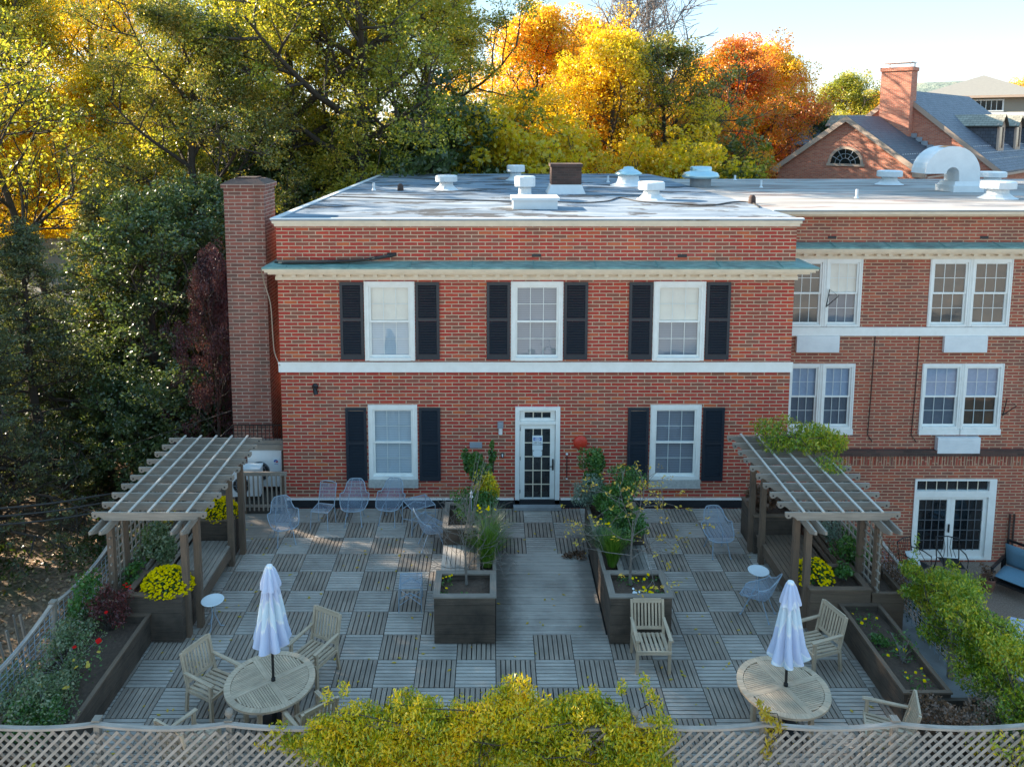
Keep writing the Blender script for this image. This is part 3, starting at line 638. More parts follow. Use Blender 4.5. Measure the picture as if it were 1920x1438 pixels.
def lites(par, a, b, c0, d0, nx, nz, y, back='dark_glass', mm='cream_paint'):
    g = MB(); g.face([(a, y + .014, c0), (b, y + .014, c0), (b, y + .014, d0), (a, y + .014, d0)]); bp(g, 'pane', 'window_glass', par)
    g = MB(); g.face([(a, y + .04, c0), (b, y + .04, c0), (b, y + .04, d0), (a, y + .04, d0)]); bp(g, 'interior', back, par)
    q = MB()
    for k in range(1, nx): xx = a + (b - a) * k / nx; q.box(xx - .011, xx + .011, y, y + .012, c0, d0)
    for k in range(1, nz): zz = c0 + (d0 - c0) * k / nz; q.box(a, b, y + .001, y + .011, zz - .011, zz + .011)
    if nz == 1: q.box(a, b, y + .001, y + .011, d0 - .012, d0)
    if nx > 1 or nz > 1: bp(q, 'muntins', mm, par)
lites(door, a + .115, b - .115, .22, 2.0, 3, 5, Y + .02); lites(tr, a + .11, b - .11, 2.275, 2.43, 3, 1, Y + .02)
m = MB(); m.box(b - .06, b - .03, Y - .03, Y - .005, .98, 1.2); m.bar((b - .045, Y - .045, 1.06), (b - .15, Y - .045, 1.06), .015, .02); m.box(b - .065, b - .025, Y - .005, Y + .019, .95, 1.23); bp(m, 'handle', 'black_metal', door)
m = MB()
for z in (1.95, 1.2, .35): m.box(a - .02, a + .012, Y + .008, Y + .019, z, z + .09)
bp(m, 'hinges', 'black_metal', door)
m = MB(); m.box(DX0 - .04, DX1 + .04, Y - .22, Y - .052, .012, .085); bp(m, 'threshold', 'concrete')
def text(body, size, loc, mat, parent, name='lettering', ext=.0015):
    cu = bpy.data.curves.new('t', 'FONT'); cu.body = body; cu.size = size; cu.align_x = 'CENTER'; cu.align_y = 'CENTER'; cu.extrude = ext
    to = bpy.data.objects.new('t', cu); COL.objects.link(to); bpy.context.view_layer.update()
    me = bpy.data.meshes.new_from_object(to.evaluated_get(bpy.context.evaluated_depsgraph_get())); bpy.data.objects.remove(to)
    me.materials.clear(); me.materials.append(MATS[mat]); o = bpy.data.objects.new(name, me); COL.objects.link(o); o.parent = parent
    o.location = loc; o.rotation_euler = (PI / 2, 0, 0); return o
sx = (a + b) / 2 - .0
sg = thing('door_sign', 'white notice with a blue heading taped in the middle of the glazed white door', 'sign', (sx, Y - .01, 1.66))
m = MB(); m.box(-.125, .125, 0, .006, -.18, .18); m.build('panel', 'sign_white', sg)
m = MB(); m.box(-.1, .1, -.004, -.001, .05, .13); m.build('heading_band', 'sign_blue', sg)
m = MB(); m.prism([(.085 * math.cos(k * PI / 10), .032 * math.sin(k * PI / 10)) for k in range(20)], lambda p: (p[0], -.0055, .09 + p[1]), lambda p: (p[0], -.0042, .09 + p[1])); m.build('oval', 'sign_white', sg)
text('NOTICE', .045, (0, -.008, .09), 'sign_blue', sg); text('KEEP THIS', .042, (0, -.004, .0), 'gasket', sg); text('DOOR CLOSED', .036, (0, -.004, -.05), 'gasket', sg)
s2 = thing('blank_plate', 'small pale blank plate with a screw in each corner below the notice on the door', 'plate', (sx, Y - .01, 1.385))
m = MB(); m.box(-.115, .115, 0, .006, -.09, .09); m.build('plate', 'sign_white', s2); m = MB()
for q in (-.09, .09):
    for r in (-.065, .065): m.lathe([(.012, 0), (.0, .006)], (0, 0, 0), 8); 
m = MB()
for q in (-.095, .095):
    for r in (-.07, .07): m.box(q - .009, q + .009, -.005, -.001, r - .009, r + .009)
m.build('screws', 'gasket', s2)
# french door of the lower floor
Yl = YW - .05; m = MB(); X0, X1, Z0, Z1 = 11.67, 13.93, -2.66, -.30
m.box(X0, X0 + .06, Yl - .03, Yl + .12, Z0, Z1); m.box(X1 - .2, X1, Yl - .03, Yl + .12, Z0, Z1); m.box(X0 + .06, X1 - .2, Yl - .03, Yl + .12, Z1 - .05, Z1); m.box(X0 + .06, X1 - .2, Yl - .03, Yl + .12, -.82, -.64); m.box(X0 + .06, X1 - .2, Yl - .03, Yl + .12, Z0, Z0 + .06)
fd = bp(m, 'patio_door_frame', 'white_paint')
lites(fd, X0 + .06, X1 - .2, -.64, Z1 - .05, 7, 1, Yl + .03)
xm = (X0 + X1 - .14) / 2
for p, q in ((X0 + .062, xm - .002), (xm + .002, X1 - .202)):
    m = MB(); framed(m, p, q, Z0 + .065, -.825, .11, Yl + .02, .045, .09, .2); d2 = bp(m, 'patio_door', 'white_paint'); lites(d2, p + .11, q - .11, Z0 + .265, -.915, 4, 5, Yl + .02, mm='muntin_dark')
m = MB(); m.box(xm - .05, xm - .02, Yl - .03, Yl + .01, -1.85, -1.62); bp(m, 'patio_door_handle', 'black_metal', fd)
# AC sleeves on wing
for x0, x1, z0, z1 in ((8.21, 9.36, 3.30, 3.74), (12.19, 13.35, 3.30, 3.742), (12.17, 13.33, .478, .92)):
    m = MB(); m.box(x0, x1, YW - .16 if z0 < 1 else YW - .1, YW - .002, z0, z1); o = bp(m, 'wall_unit_cover', 'vent_white'); g = MB()
    z = z0 + .05; y = (YW - .16 if z0 < 1 else YW - .1)
    while z < z1 - .04: g.box(x0 + .04, x1 - .04, y - .008, y - .001, z, z + .012); z += .045
    bp(g, 'grille', 'vent_white', o)
m = MB()
for xx in (10.35, 11.55): m.tube([(xx, YW - .02, 3.74), (xx - .02, YW - .02, 2), (xx - .05, YW - .02, .95), (xx + .1, YW - .02, .75)], .011, 5)
bp(m, 'wall_conduit', 'cable_black')
for x, z, y, s in ((9.02, 4.78, YW - .04, 1), (14.02, 1.75, YW - .02, 1)):
    m = MB(); m.tube([(x - .05, y, z - .25), (x, y - .05, z + .25), (x + .2, y - .15, z + .08), (x - .03, y, z - .22)], .014, 5); bp(m, 'flag_bracket', 'black_metal')
m = MB()
for xx in (14.35, 14.47): m.tube([(xx, Yl - .05, -2.7), (xx, Yl - .05, -1.3)], .025, 6)
bp(m, 'standpipe', 'brick_old')
# roof equipment (parts of the building)
def cap_vent(x, y, wcap, z=HR, hb=.3, hc=.26):
    m = MB(); r = wcap / 2
    m.lathe([(r * 1.15, 0), (r * .9, .05), (r * .62, .16), (r * .6, hb)], (x, y, z), 14); b = bp(m, 'roof_vent', 'vent_white', smooth=False)
    m = MB(); m.lathe([(r * .95, hb + .02), (r, hb + .04), (r, hb + hc), (r * .9, hb + hc + .03), (0.001, hb + hc + .045)], (x, y, z), 18); bp(m, 'vent_cap', 'vent_white', b)
def px_vent(u, v, wpx, hpx_total, z=HR):
    p = G(u, v, z); k = 1464 / (p.y + 0.9); cap_vent(p.x, p.y, wpx / k, z, (hpx_total / k) * .5, (hpx_total / k) * .5 - .045)
px_vent(837, 356, 40, 27); px_vent(967, 338, 33, 28); px_vent(984, 373, 38, 42); px_vent(1221, 374, 48, 33); px_vent(1667, 346, 43, 26); px_vent(1860, 346, 45, 24); px_vent(1870, 372, 58, 32)
p = G(1003, 393, HR); m = MB(); m.box(p.x - .58, p.x + .6, p.y, p.y + .9, HR + .001, HR + .24); c = bp(m, 'roof_curb', 'vent_white'); m = MB(); m.box(p.x - .63, p.x + .65, p.y - .05, p.y + .95, HR + .241, HR + .31); bp(m, 'curb_lid', 'vent_white', c)
p = G(1062, 364, HR); m = MB(); m.hexa([(p.x - .62, p.y - .1, HR + .001), (p.x + .62, p.y - .1, HR + .001), (p.x + .62, p.y + 1, HR + .001), (p.x - .62, p.y + 1, HR + .001), (p.x - .5, p.y, HR + .3), (p.x + .5, p.y, HR + .3), (p.x + .5, p.y + .8, HR + .3), (p.x - .5, p.y + .8, HR + .3)]); c = bp(m, 'roof_chimney', 'vent_white')
m = MB(); m.wbox(p.x - .49, p.x + .49, p.y + .01, p.y + .8, HR + .3, HR + .88); m.wbox(p.x - .53, p.x + .53, p.y - .03, p.y + .84, HR + .88, HR + .98); bp(m, 'chimney_brickwork', 'brick_old', c)
p = G(1178, 348, HR); m = MB(); m.lathe([(.7, .0), (.48, .1), (.4, .22), (.38, .42)], (p.x, p.y, HR), 16); c = bp(m, 'dome_vent', 'vent_white'); m = MB(); m.lathe([(.5, .40), (.52, .46), (.3, .6), (.22, .62), (.18, .7), (.001, .72)], (p.x, p.y, HR), 18); bp(m, 'vent_cap', 'steel_fan', c, True)
p = G(1313, 350, HR); m = MB(); m.lathe([(.38, .0), (.38, .36)], (p.x, p.y, HR), 18); c = bp(m, 'exhaust_fan', 'concrete'); m = MB(); m.lathe([(.55, .3), (.66, .33), (.68, .4), (.6, .52), (.4, .57), (.39, .6), (.4, .7), (.36, .74), (.001, .75)], (p.x, p.y, HR), 24); bp(m, 'fan_cap', 'steel_fan', c, True)
for u, v, h, wpx in ((701, 357, 14, 5), (1140, 342, 12, 4), (1378, 338, 9, 4), (1427, 352, 14, 4), (1606, 372, 17, 5)):
    p = G(u, v, HR); k = 1464 / p.y; m = MB(); m.lathe([(wpx / k * .9, 0), (wpx / k * .5, .06), (wpx / k * .5, h / k)], (p.x, p.y, HR), 10); bp(m, 'vent_pipe', 'vent_white')
for u, v in ((751, 358), (1410, 382)):
    p = G(u, v, HR); k = 1464 / p.y; m = MB(); m.lathe([(.11, 0), (.1, .18), (.06, .24), (.001, .25)], (p.x, p.y, HR), 10); bp(m, 'vent_pipe', 'brick_old', smooth=True)
# gooseneck duct
p = G(1812, 361, HR - .004); gx, gy = p.x, p.y; z0 = HR
m = MB(); m.box(gx - .5, gx + .52, gy - .1, gy + 1.0, z0 + .001, z0 + .22); m.hexa([(gx - .45, gy - .05, z0 + .22), (gx + .47, gy - .05, z0 + .22), (gx + .47, gy + .95, z0 + .22), (gx - .45, gy + .95, z0 + .22), (gx - .4, gy, z0 + .36), (gx + .42, gy, z0 + .36), (gx + .42, gy + .9, z0 + .36), (gx - .4, gy + .9, z0 + .36)]); c = bp(m, 'gooseneck_vent', 'vent_white')
R1, R2 = .92, .22; cx, cz = gx - .5, z0 + .62
arc = [(cx + R1 * math.cos(a), cz + R1 * 1.0 * math.sin(a)) for a in [PI * k / 16 for k in range(17)]]; inn = [(cx + R2 * math.cos(a), cz + R2 * math.sin(a)) for a in [PI * k / 8 for k in range(8, -1, -1)]]
poly = arc + inn + [(gx - .27, z0 + .36), (gx + .42, z0 + .36)]
m = MB(); m.prism([(x, z) for x, z in poly], lambda q: (q[0], gy, q[1]), lambda q: (q[0], gy + .9, q[1])); bp(m, 'duct', 'vent_white', c)
m = MB(); rr = R1 + .006; m.grid([[(cx + rr * math.cos(a), yy, cz + rr * math.sin(a)) for yy in (gy + .08, gy + .5)] for a in [PI * (.36 + .04 * k) for k in range(7)]]); bp(m, 'orange_patch', 'russet', c)  # thin orange patch laid over the outer curve of the duct
# lamps and fittings on the wall
t = thing('security_light', 'small black security light high on the red wall at the far left of the facade', 'lamp', (-4.28, YF, 3.0))
m = MB(); m.lathe([(.075, 0), (.07, .03), (.001, .045)], (0, 0, 0), 14); o = m.build('base', 'black_metal', t, smooth=True); o.rotation_euler = (PI / 2, 0, 0); o.location = (-.02, 0, .08)
m = MB(); m.tube([(-.02, -.03, .07), (0, -.12, .05), (.03, -.17, -.07)], [.035, .05, .06], 10); m.build('head', 'black_metal', t, smooth=True)
t = thing('wall_lamp', 'pale grey wall lamp with a clear cylinder beside the white door', 'lamp', (.2, YF, 2.05))
m = MB(); m.box(-.07, .07, -.1, 0, 0, .15); m.build('housing', 'grey_plastic', t); m = MB(); m.lathe([(.045, -.16), (.05, -.15), (.05, 0)], (0, -.055, 0), 12); m.build('lamp_glass', 'bulb', t)
t = thing('alarm_bell', 'round red fire alarm bell on the brick wall right of the door', 'alarm bell', (2.157, YF, 1.667))
m = MB(); m.lathe([(.175, 0), (.17, .04), (.14, .07), (.08, .085), (.03, .09), (.001, .1)], (0, 0, 0), 24); o = m.build('gong', 'red_enamel', t, smooth=True); o.rotation_euler = (PI / 2, 0, 0)
m = MB(); m.box(-.05, .05, -.02, 0, -.05, .05); m.build('base', 'gasket', t)
t = thing('door_bell', 'small black door bell with a white button left of the door', 'door bell', (.25, YF, 1.34)); m = MB(); m.box(-.035, .035, -.03, 0, -.06, .06); m.build('case', 'gasket', t); m = MB(); m.box(-.015, .015, -.036, -.031, -.035, .04); m.build('button', 'vent_white', t)
t = thing('house_plaque', 'small dark grey blank plaque on the wall above the climbing plant', 'plaque', (-.4, YF, 1.6)); m = MB(); m.box(-.15, .15, -.03, 0, -.07, .07); m.build('plate', 'grey_plastic', t)
t = thing('wall_thermometer', 'thin pole with a white knob on the wall just right of the door', 'pole', (1.83, YF, 1.05)); m = MB(); m.tube([(0, -.04, -.3), (0, -.04, .3)], .012, 6); m.build('rod', 'black_metal', t); m = MB(); m.lathe([(.001, -.03), (.03, 0), (.03, .02), (.001, .04)], (0, -.04, .32), 10); m.build('knob', 'bulb', t); m=MB(); m.lathe([(.001, -.02), (.03, 0), (.001, .02)], (0, -.04, -.3), 10); m.build('knob', 'bulb', t)
def cable(name, label, pts, r, mat, n=6, cat='cable', group=None):
    P = []
    pts = [Vector(p) for p in pts]
    for i in range(len(pts) - 1):
        p0, p1, p2, p3 = pts[max(i - 1, 0)], pts[i], pts[i + 1], pts[min(i + 2, len(pts) - 1)]
        for k in range(6):
            t = k / 6; P.append(.5 * ((2 * p1) + (p2 - p0) * t + (2 * p0 - 5 * p1 + 4 * p2 - p3) * t * t + (3 * p1 - p0 - 3 * p2 + p3) * t ** 3))
    P.append(pts[-1]); m = MB(); m.tube(P, r, n); return tag(m.build(name, mat, org=P[0]), label, cat, group)
zz = HR + .02
cable('roof_cable', 'thin dark cable running across the left half of the pale roof', [G(u, v, zz) for u, v in ((605, 368), (700, 371), (800, 374), (900, 376), (958, 378))], .018, 'cable_black')
cable('roof_cable', 'wavy dark cable running across the right half of the roof past the low curb', [G(u, v, zz) for u, v in ((1046, 379), (1100, 380), (1140, 377), (1163, 371), (1200, 378), (1260, 382), (1330, 385), (1375, 379), (1408, 380), (1424, 389))], .018, 'cable_black')
zc = 6.14
for k in range(3):
    cable('cable_bundle', ['thick black cable lying on the left end of the copper ledge', 'brown stiff conduit lying on the left end of the copper ledge', 'thin black cable sagging from the wall hole to the copper ledge'][k],
          [(-2.3, YF - .03, 6.32), (-2.5 - .1 * k, YF - .12, 6.28), (-3.1, YF - .16 - .03 * k, 6.2 + .01 * k), (-3.9, YF - .1 - .05 * k, 6.165), (-4.6, YF - .15 - .04 * k, 6.16), (-5.15 + .1 * k, YF - .1 - .06 * k, 6.15)], [.035, .02, .025][k], ['cable_black', 'cable_tan', 'cable_black'][k], group='cables on the copper ledge')
cable('hanging_cable', 'beige cable hanging down the chimney stack from the ledge corner to the white belt', [(-5.4, 17.98, 6.02), (-5.42, 18.3, 5.6), (-5.3, 18.3, 5.1), (-5.3, 18.4, 4.3), (-5.27, 18.4, 3.9), (-5.12, 18.29, 3.62)], .014, 'cable_tan', 5)
# chimney stack
CS = thing('chimney_stack', 'tall free brick chimney stack with a stained concrete cap left of the building', 'chimney', (-6.06, 19.45, -3.05))
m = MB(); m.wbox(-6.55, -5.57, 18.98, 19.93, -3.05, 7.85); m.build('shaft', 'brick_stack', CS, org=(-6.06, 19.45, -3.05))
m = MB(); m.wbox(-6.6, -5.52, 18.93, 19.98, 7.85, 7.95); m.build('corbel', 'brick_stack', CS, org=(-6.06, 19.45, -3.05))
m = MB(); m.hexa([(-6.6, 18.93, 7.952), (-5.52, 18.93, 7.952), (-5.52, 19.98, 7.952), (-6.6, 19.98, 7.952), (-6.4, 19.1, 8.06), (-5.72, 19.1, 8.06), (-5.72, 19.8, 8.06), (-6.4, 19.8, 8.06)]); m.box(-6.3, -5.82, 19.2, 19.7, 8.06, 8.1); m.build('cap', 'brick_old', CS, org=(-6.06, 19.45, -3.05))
# ------------------------------------------------------------------ terrace structure and deck
m = MB(); m.box(-6.2, 6.45, 9.5, YF - .06, -.058, -.05); tag(m.build('deck_underlay', 'black_rubber', org=(0, 14, -.05)), kind='structure')
m = MB(); m.box(-7.75, 8.05, 9.2, YF - .001, -3.1, -.06); m.box(-7.75, XL, YF, 18.9, -3.1, -.065); tag(m.build('terrace_slab', 'concrete', org=(0, 14, -3.1)), kind='structure')
S = .6915; OX, OY = .062, 12.743
mh, mv, mw = MB(), MB(), MB(); nb = 8
for i in range(-10, 10):
    for j in range(-6, 9):
        x0, y0 = OX + i * S, OY + j * S; x1, y1 = x0 + S, y0 + S
        if 0 <= i <= 2 and 1 <= j <= 4: continue
        x0c, x1c = max(x0, -6.22), min(x1, 6.47); y1c = min(y1, YF - .05)
        if j == 8: y1c = min(y1, YF - .06)
        if x1c - x0c < .05 or y1c - y0 < .05: continue
        g = .006
        if (i + j) % 2:
            st = S / nb
            for k in range(nb):
                a, b = x0 + k * st + .009, x0 + (k + 1) * st - .009; a, b = max(a, x0c), min(b, x1c)
                if b - a > .02: mv.box(a, b, y0 + g, y1c - g, -.035, random.uniform(-.002, .002))
        else:
            st = S / nb
            for k in range(nb):
                a, b = y0 + k * st + .009, y0 + (k + 1) * st - .009
                if b <= y1c: mh.box(x0c + g, x1c - g, a, b, -.03, random.uniform(-.002, .002))
y = OY + S
while y < OY + 5 * S - .05:
    mh.box(OX + .01, OX + 2.04, y + .004, y + .112, -.03, random.uniform(-.002, .003)); y += .1153
D1 = tag(mh.build('deck', 'deck_wood', org=(0, 14, 0)), kind='structure'); tag(mv.build('deck', 'deck_wood_sheenless', org=(0, 14, 0)), kind='structure')
# left back corner boards beside the AC units
m = MB()
for k in range(9): m.box(-6.2, XL - .01, 16.85 + .15 * k, 16.99 + .15 * k, -.03, .004)
m.box(-7.7, -6.23, 9.6, 18.8, -.055, -.012); m.box(6.48, 7.15, 9.6, 18.3, -.055, -.012)
tag(m.build('deck', 'grey_wood', org=(0, 14, 0)), kind='structure')
# sunlit car park on the near side of the terrace
m = MB(); m.face([(-60, -70, -2.9), (70, -70, -2.9), (70, 1.5, -2.9), (-60, 1.5, -2.9)]); tag(m.build('parking_lot', 'parking_asphalt', org=(0, -30, -2.9)), kind='structure')
# lower patio
m = MB(); m.face([(8.06, 2, -2.72), (45, 2, -2.72), (45, YW - .06, -2.72), (8.06, YW - .06, -2.72)]); tag(m.build('patio', 'gravel', org=(15, 14, -2.72)), kind='structure')
# ------------------------------------------------------------------ planters
def plank_wall(mb, a, b, z0, z1, t=.045, ph=.185):      # vertical plank wall between two ground points
    a, b = Vector((*a, 0)), Vector((*b, 0)); z = z0
    while z < z1 - .02:
        zz = min(z + ph, z1); mb.bar(a + Vector((0, 0, (z + zz) / 2)), b + Vector((0, 0, (z + zz) / 2)), t, zz - z - .006); z += ph
def boxplanter(name, label, x0, x1, y0, y1, h, wall='dark_wood', cap='cap_wood', sink=.12, z0=0.0, group=None, root=None, cw=.1):
    r = root or thing(name, label, 'planter', ((x0 + x1) / 2, (y0 + y1) / 2, z0), 0, group)
    o = Vector(r.location); X0, X1, Y0, Y1 = x0 - o.x, x1 - o.x, y0 - o.y, y1 - o.y; t = .045
    m = MB(); plank_wall(m, (X0, Y0 + t / 2), (X1, Y0 + t / 2), .02, h); plank_wall(m, (X0, Y1 - t / 2), (X1, Y1 - t / 2), .02, h)
    plank_wall(m, (X0 + t / 2, Y0 + t + .002), (X0 + t / 2, Y1 - t - .002), .02, h); plank_wall(m, (X1 - t / 2, Y0 + t + .002), (X1 - t / 2, Y1 - t - .002), .02, h); m.build('side_panel', wall, r)
    c = MB(); c.box(X0 - .02, X1 + .02, Y0 - .02, Y0 + cw, h, h + .03); c.box(X0 - .02, X1 + .02, Y1 - cw, Y1 + .02, h, h + .03); c.box(X0 - .02, X0 + cw, Y0 + cw, Y1 - cw, h, h + .03); c.box(X1 - cw, X1 + .02, Y0 + cw, Y1 - cw, h, h + .03); c.build('cap_rail', cap, r)
    s = MB(); n = max(2, int((X1 - X0) / .12)); k = max(2, int((Y1 - Y0) / .12))
    s.grid([[(X0 + t + (X1 - X0 - 2 * t) * a / n, Y0 + t + (Y1 - Y0 - 2 * t) * b / k, h - sink + random.uniform(-.02, .03)) for a in range(n + 1)] for b in range(k + 1)]); s.build('soil', 'soil', r, smooth=True)
    return r
def slat_seat(mb, x0, x1, y0, y1, z, along='y', w=.085, t=.03, gap=.012):
    if along == 'y':
        k = x0
        while k < x1 - w * .5: mb.box(k, min(k + w, x1), y0, y1, z - t, z); k += w + gap
    else:
        k = y0
        while k < y1 - w * .5: mb.box(x0, x1, k, min(k + w, y1), z - t, z); k += w + gap
def central(xa, xb, mirror, label, blabel):
    r = thing('walkway_planter', label, 'planter', ((xa + xb) / 2, 15, 0))
    sx0, sx1 = (xb - .34, xb) if not mirror else (xa, xa + .34)
    boxplanter('', '', xa, xb, 13.15, 13.98, .9, root=r)
    boxplanter('', '', sx0, sx1, 13.985, 17.05, .86, root=r, cw=.05)
    bx0, bx1 = (xa, xb - .345) if not mirror else (xa + .345, xb)
    boxplanter('', '', bx0, bx1, 15.75, 16.9, .82, root=r)
    m = MB(); o = r.location
    slat_seat(m, bx0 + .01 - o.x, bx1 - .01 - o.x, 13.99 - o.y, 15.74 - o.y, .46, 'y'); m.build('bench_seat', 'deck_wood', r)
    m = MB(); e = bx0 + .02 if not mirror else bx1 - .05; m.box(e - o.x, e + .03 - o.x, 14.0 - o.y, 15.73 - o.y, .3, .425); m.build('bench_apron', 'dark_wood', r)
    return r
central(-1.05, .055, False, 'dark timber planter with a built-in slatted bench on the left side of the walkway', '')
central(2.13, 3.24, True, 'dark timber planter with a built-in slatted bench on the right side of the walkway', '')
# round grey pot-like rim seen in the left rear planter is part of the planter; side planters under pergolas
boxplanter('corner_planter', 'dark timber box with a big yellow mum at the front end of the left pergola', -6.65, -5.62, 13.2, 13.98, .9, cap='brown_wood')
boxplanter('corner_planter', 'dark timber box holding yellow mums at the rear end of the left pergola bench', -6.6, -5.62, 15.95, 16.75, .88, cap='brown_wood')
boxplanter('corner_planter', 'timber box holding a yellow mum at the front end of the right pergola', 5.88, 7.0, 13.5, 14.35, .82, wall='brown_wood', cap='brown_wood')
boxplanter('corner_planter', 'dark timber box with maroon leaves at the rear end of the right pergola bench', 5.75, 6.7, 16.2, 17.1, .85, cap='brown_wood')
boxplanter('raised_bed', 'raised bed behind the slatted bench of the left pergola', -7.25, -6.68, 13.25, 16.9, .75, wall='brown_wood', cap='brown_wood', cw=.05)
boxplanter('raised_bed', 'raised bed behind the slatted bench of the right pergola', 7.03, 7.62, 13.5, 17.0, .75, wall='brown_wood', cap='brown_wood', cw=.05)
boxplanter('flower_bed', 'long low timber flower bed along the left edge of the deck', -7.3, -6.2, 9.95, 13.18, .55, wall='dark_wood', cap='brown_wood', cw=.05)
boxplanter('flower_bed', 'long low timber flower bed along the right edge of the deck', 6.42, 7.15, 11.2, 13.48, .55, wall='dark_wood', cap='brown_wood', cw=.05)
boxplanter('flower_bed', 'low bed with dry brush in the front right corner of the deck', 6.55, 7.6, 10.0, 11.19, .45, wall='dark_wood', cap='dark_wood', cw=.05)
def bench(name, label, x0, x1, y0, y1, side):
    r = thing(name, label, 'bench', ((x0 + x1) / 2, (y0 + y1) / 2, 0)); o = r.location
    m = MB(); slat_seat(m, x0 - o.x, x1 - o.x, y0 - o.y, y1 - o.y, .47); m.build('seat', 'grey_wood' if side < 0 else 'brown_wood', r)
    xe = (x1 - .06, x1 - .02) if side < 0 else (x0 + .02, x0 + .06); m = MB(); m.box(xe[0] - o.x, xe[1] - o.x, y0 - o.y, y1 - o.y, .2, .435); m.build('apron', 'brown_wood', r)
    b = MB(); xb = x0 if side < 0 else x1
    for k in range(4):
        zz = .56 + k * .12; xx = xb - o.x + side * (.03 + .05 * k) - side * .02; b.box(xx - .015, xx + .015, y0 - o.y, y1 - o.y, zz, zz + .085)
    b.build('backrest', 'grey_wood' if side < 0 else 'brown_wood', r)
    return r
bench('slatted_bench', 'weathered slatted bench between the two mum planters under the left pergola', -6.45, -5.55, 14.02, 15.9, -1)
bench('slatted_bench', 'brown slatted bench under the right pergola with a slanted slat back', 5.78, 6.8, 14.4, 16.15, 1)
# ------------------------------------------------------------------ pergolas
def pergola(label, xa, xb, side, posts_in, posts_out, nraf, y0, y1):
    r = thing('pergola', label, 'pergola', ((xa + xb) / 2, (y0 + y1) / 2, 0)); o = r.location
    def P(x, y, z=0): return Vector((x - o.x, y - o.y, z))
    for x, y in posts_in + posts_out:
        m = MB(); m.box(x - .055 - o.x, x + .055 - o.x, y - .055 - o.y, y + .055 - o.y, 0, 2.2); m.build('post', 'brown_wood', r)
    xi = sum(p[0] for p in posts_in) / len(posts_in); xo = sum(p[0] for p in posts_out) / len(posts_out)
    for xc in (xi - .09, xi + .09, xo - .09, xo + .09):
        m = MB(); prof = [(y0 - .42, 2.28), (y0 - .42, 2.22), (y0 - .2, 2.13), (y1 + .2, 2.13), (y1 + .42, 2.22), (y1 + .42, 2.28)]
        m.prism([(a - o.y, b) for a, b in prof], lambda q: (xc - .02 - o.x, q[0], q[1]), lambda q: (xc + .02 - o.x, q[0], q[1])); m.build('beam', 'grey_wood', r)
    for k in range(nraf):
        yy = y0 + (y1 - y0) * k / (nraf - 1) - o.y
        L = xb - xa; end = [(0, 0), (0, -.075), (.02, -.105), (.06, -.12), (.1, -.105), (.115, -.08), (.15, -.085), (.19, -.115), (.22, -.15)]
        poly = [(xa + a, 2.43 + b) for a, b in end] + [(xb - a, 2.43 + b) for a, b in reversed(end)]
        m = MB(); m.prism([(a - o.x, b) for a, b in poly], lambda q: (q[0], yy - .019, q[1]), lambda q: (q[0], yy + .019, q[1]))
        rf = m.build('rafter', 'grey_wood', r)
        for sx_ in (xa + .06, xb - .06): h = MB(); h.prism([(sx_ - o.x + .018 * math.cos(a * PI / 4), 2.365 + .018 * math.sin(a * PI / 4)) for a in range(8)], lambda q: (q[0], yy - .0205, q[1]), lambda q: (q[0], yy - .0192, q[1])); h.build('end_hole', 'gasket', rf)
    for k in range(5):
        xx = xa + (.16 + .168 * k if side < 0 else .16 + .17 * k) * (xb - xa) + (0 if side < 0 else .0) - o.x
        m = MB(); m.box(xx - .02, xx + .02, y0 - .03 - o.y, y1 + .1 - o.y, 2.432, 2.458); m.build('batten', 'batten_wood', r)
    # trellis screen along the outer side
    m = MB(); xt = xo
    z = .85
    while z < 2.1: m.box(xt - .012 - o.x, xt + .012 - o.x, y0 + .06 - o.y, y1 - .1 - o.y, z, z + .035); z += .17
    yy = y0 + .15
    while yy < y1 - .1: m.box(xt + .013 - o.x, xt + .032 - o.x, yy - o.y, yy + .035 - o.y, .75, 2.12); yy += .17
    m.build('trellis', 'grey_wood', r)
    return r
PL = pergola('weathered timber pergola with bare rafters on the left side of the deck', -7.22, -5.15, -1, [(-5.6, 13.4), (-5.48, 13.68), (-5.58, 15.75), (-5.49, 16.22)], [(-6.98, 13.5), (-6.95, 13.95), (-6.97, 15.8), (-6.97, 16.4)], 10, 13.35, 16.75)
PR = pergola('weathered timber pergola with a leafy vine on top on the right side of the deck', 5.28, 7.36, 1, [(5.72, 16.32), (5.78, 15.82), (5.7, 13.84), (5.86, 13.68)], [(7.12, 13.6), (7.05, 14.1), (7.08, 15.9), (7.1, 16.5)], 10, 13.35, 16.85)
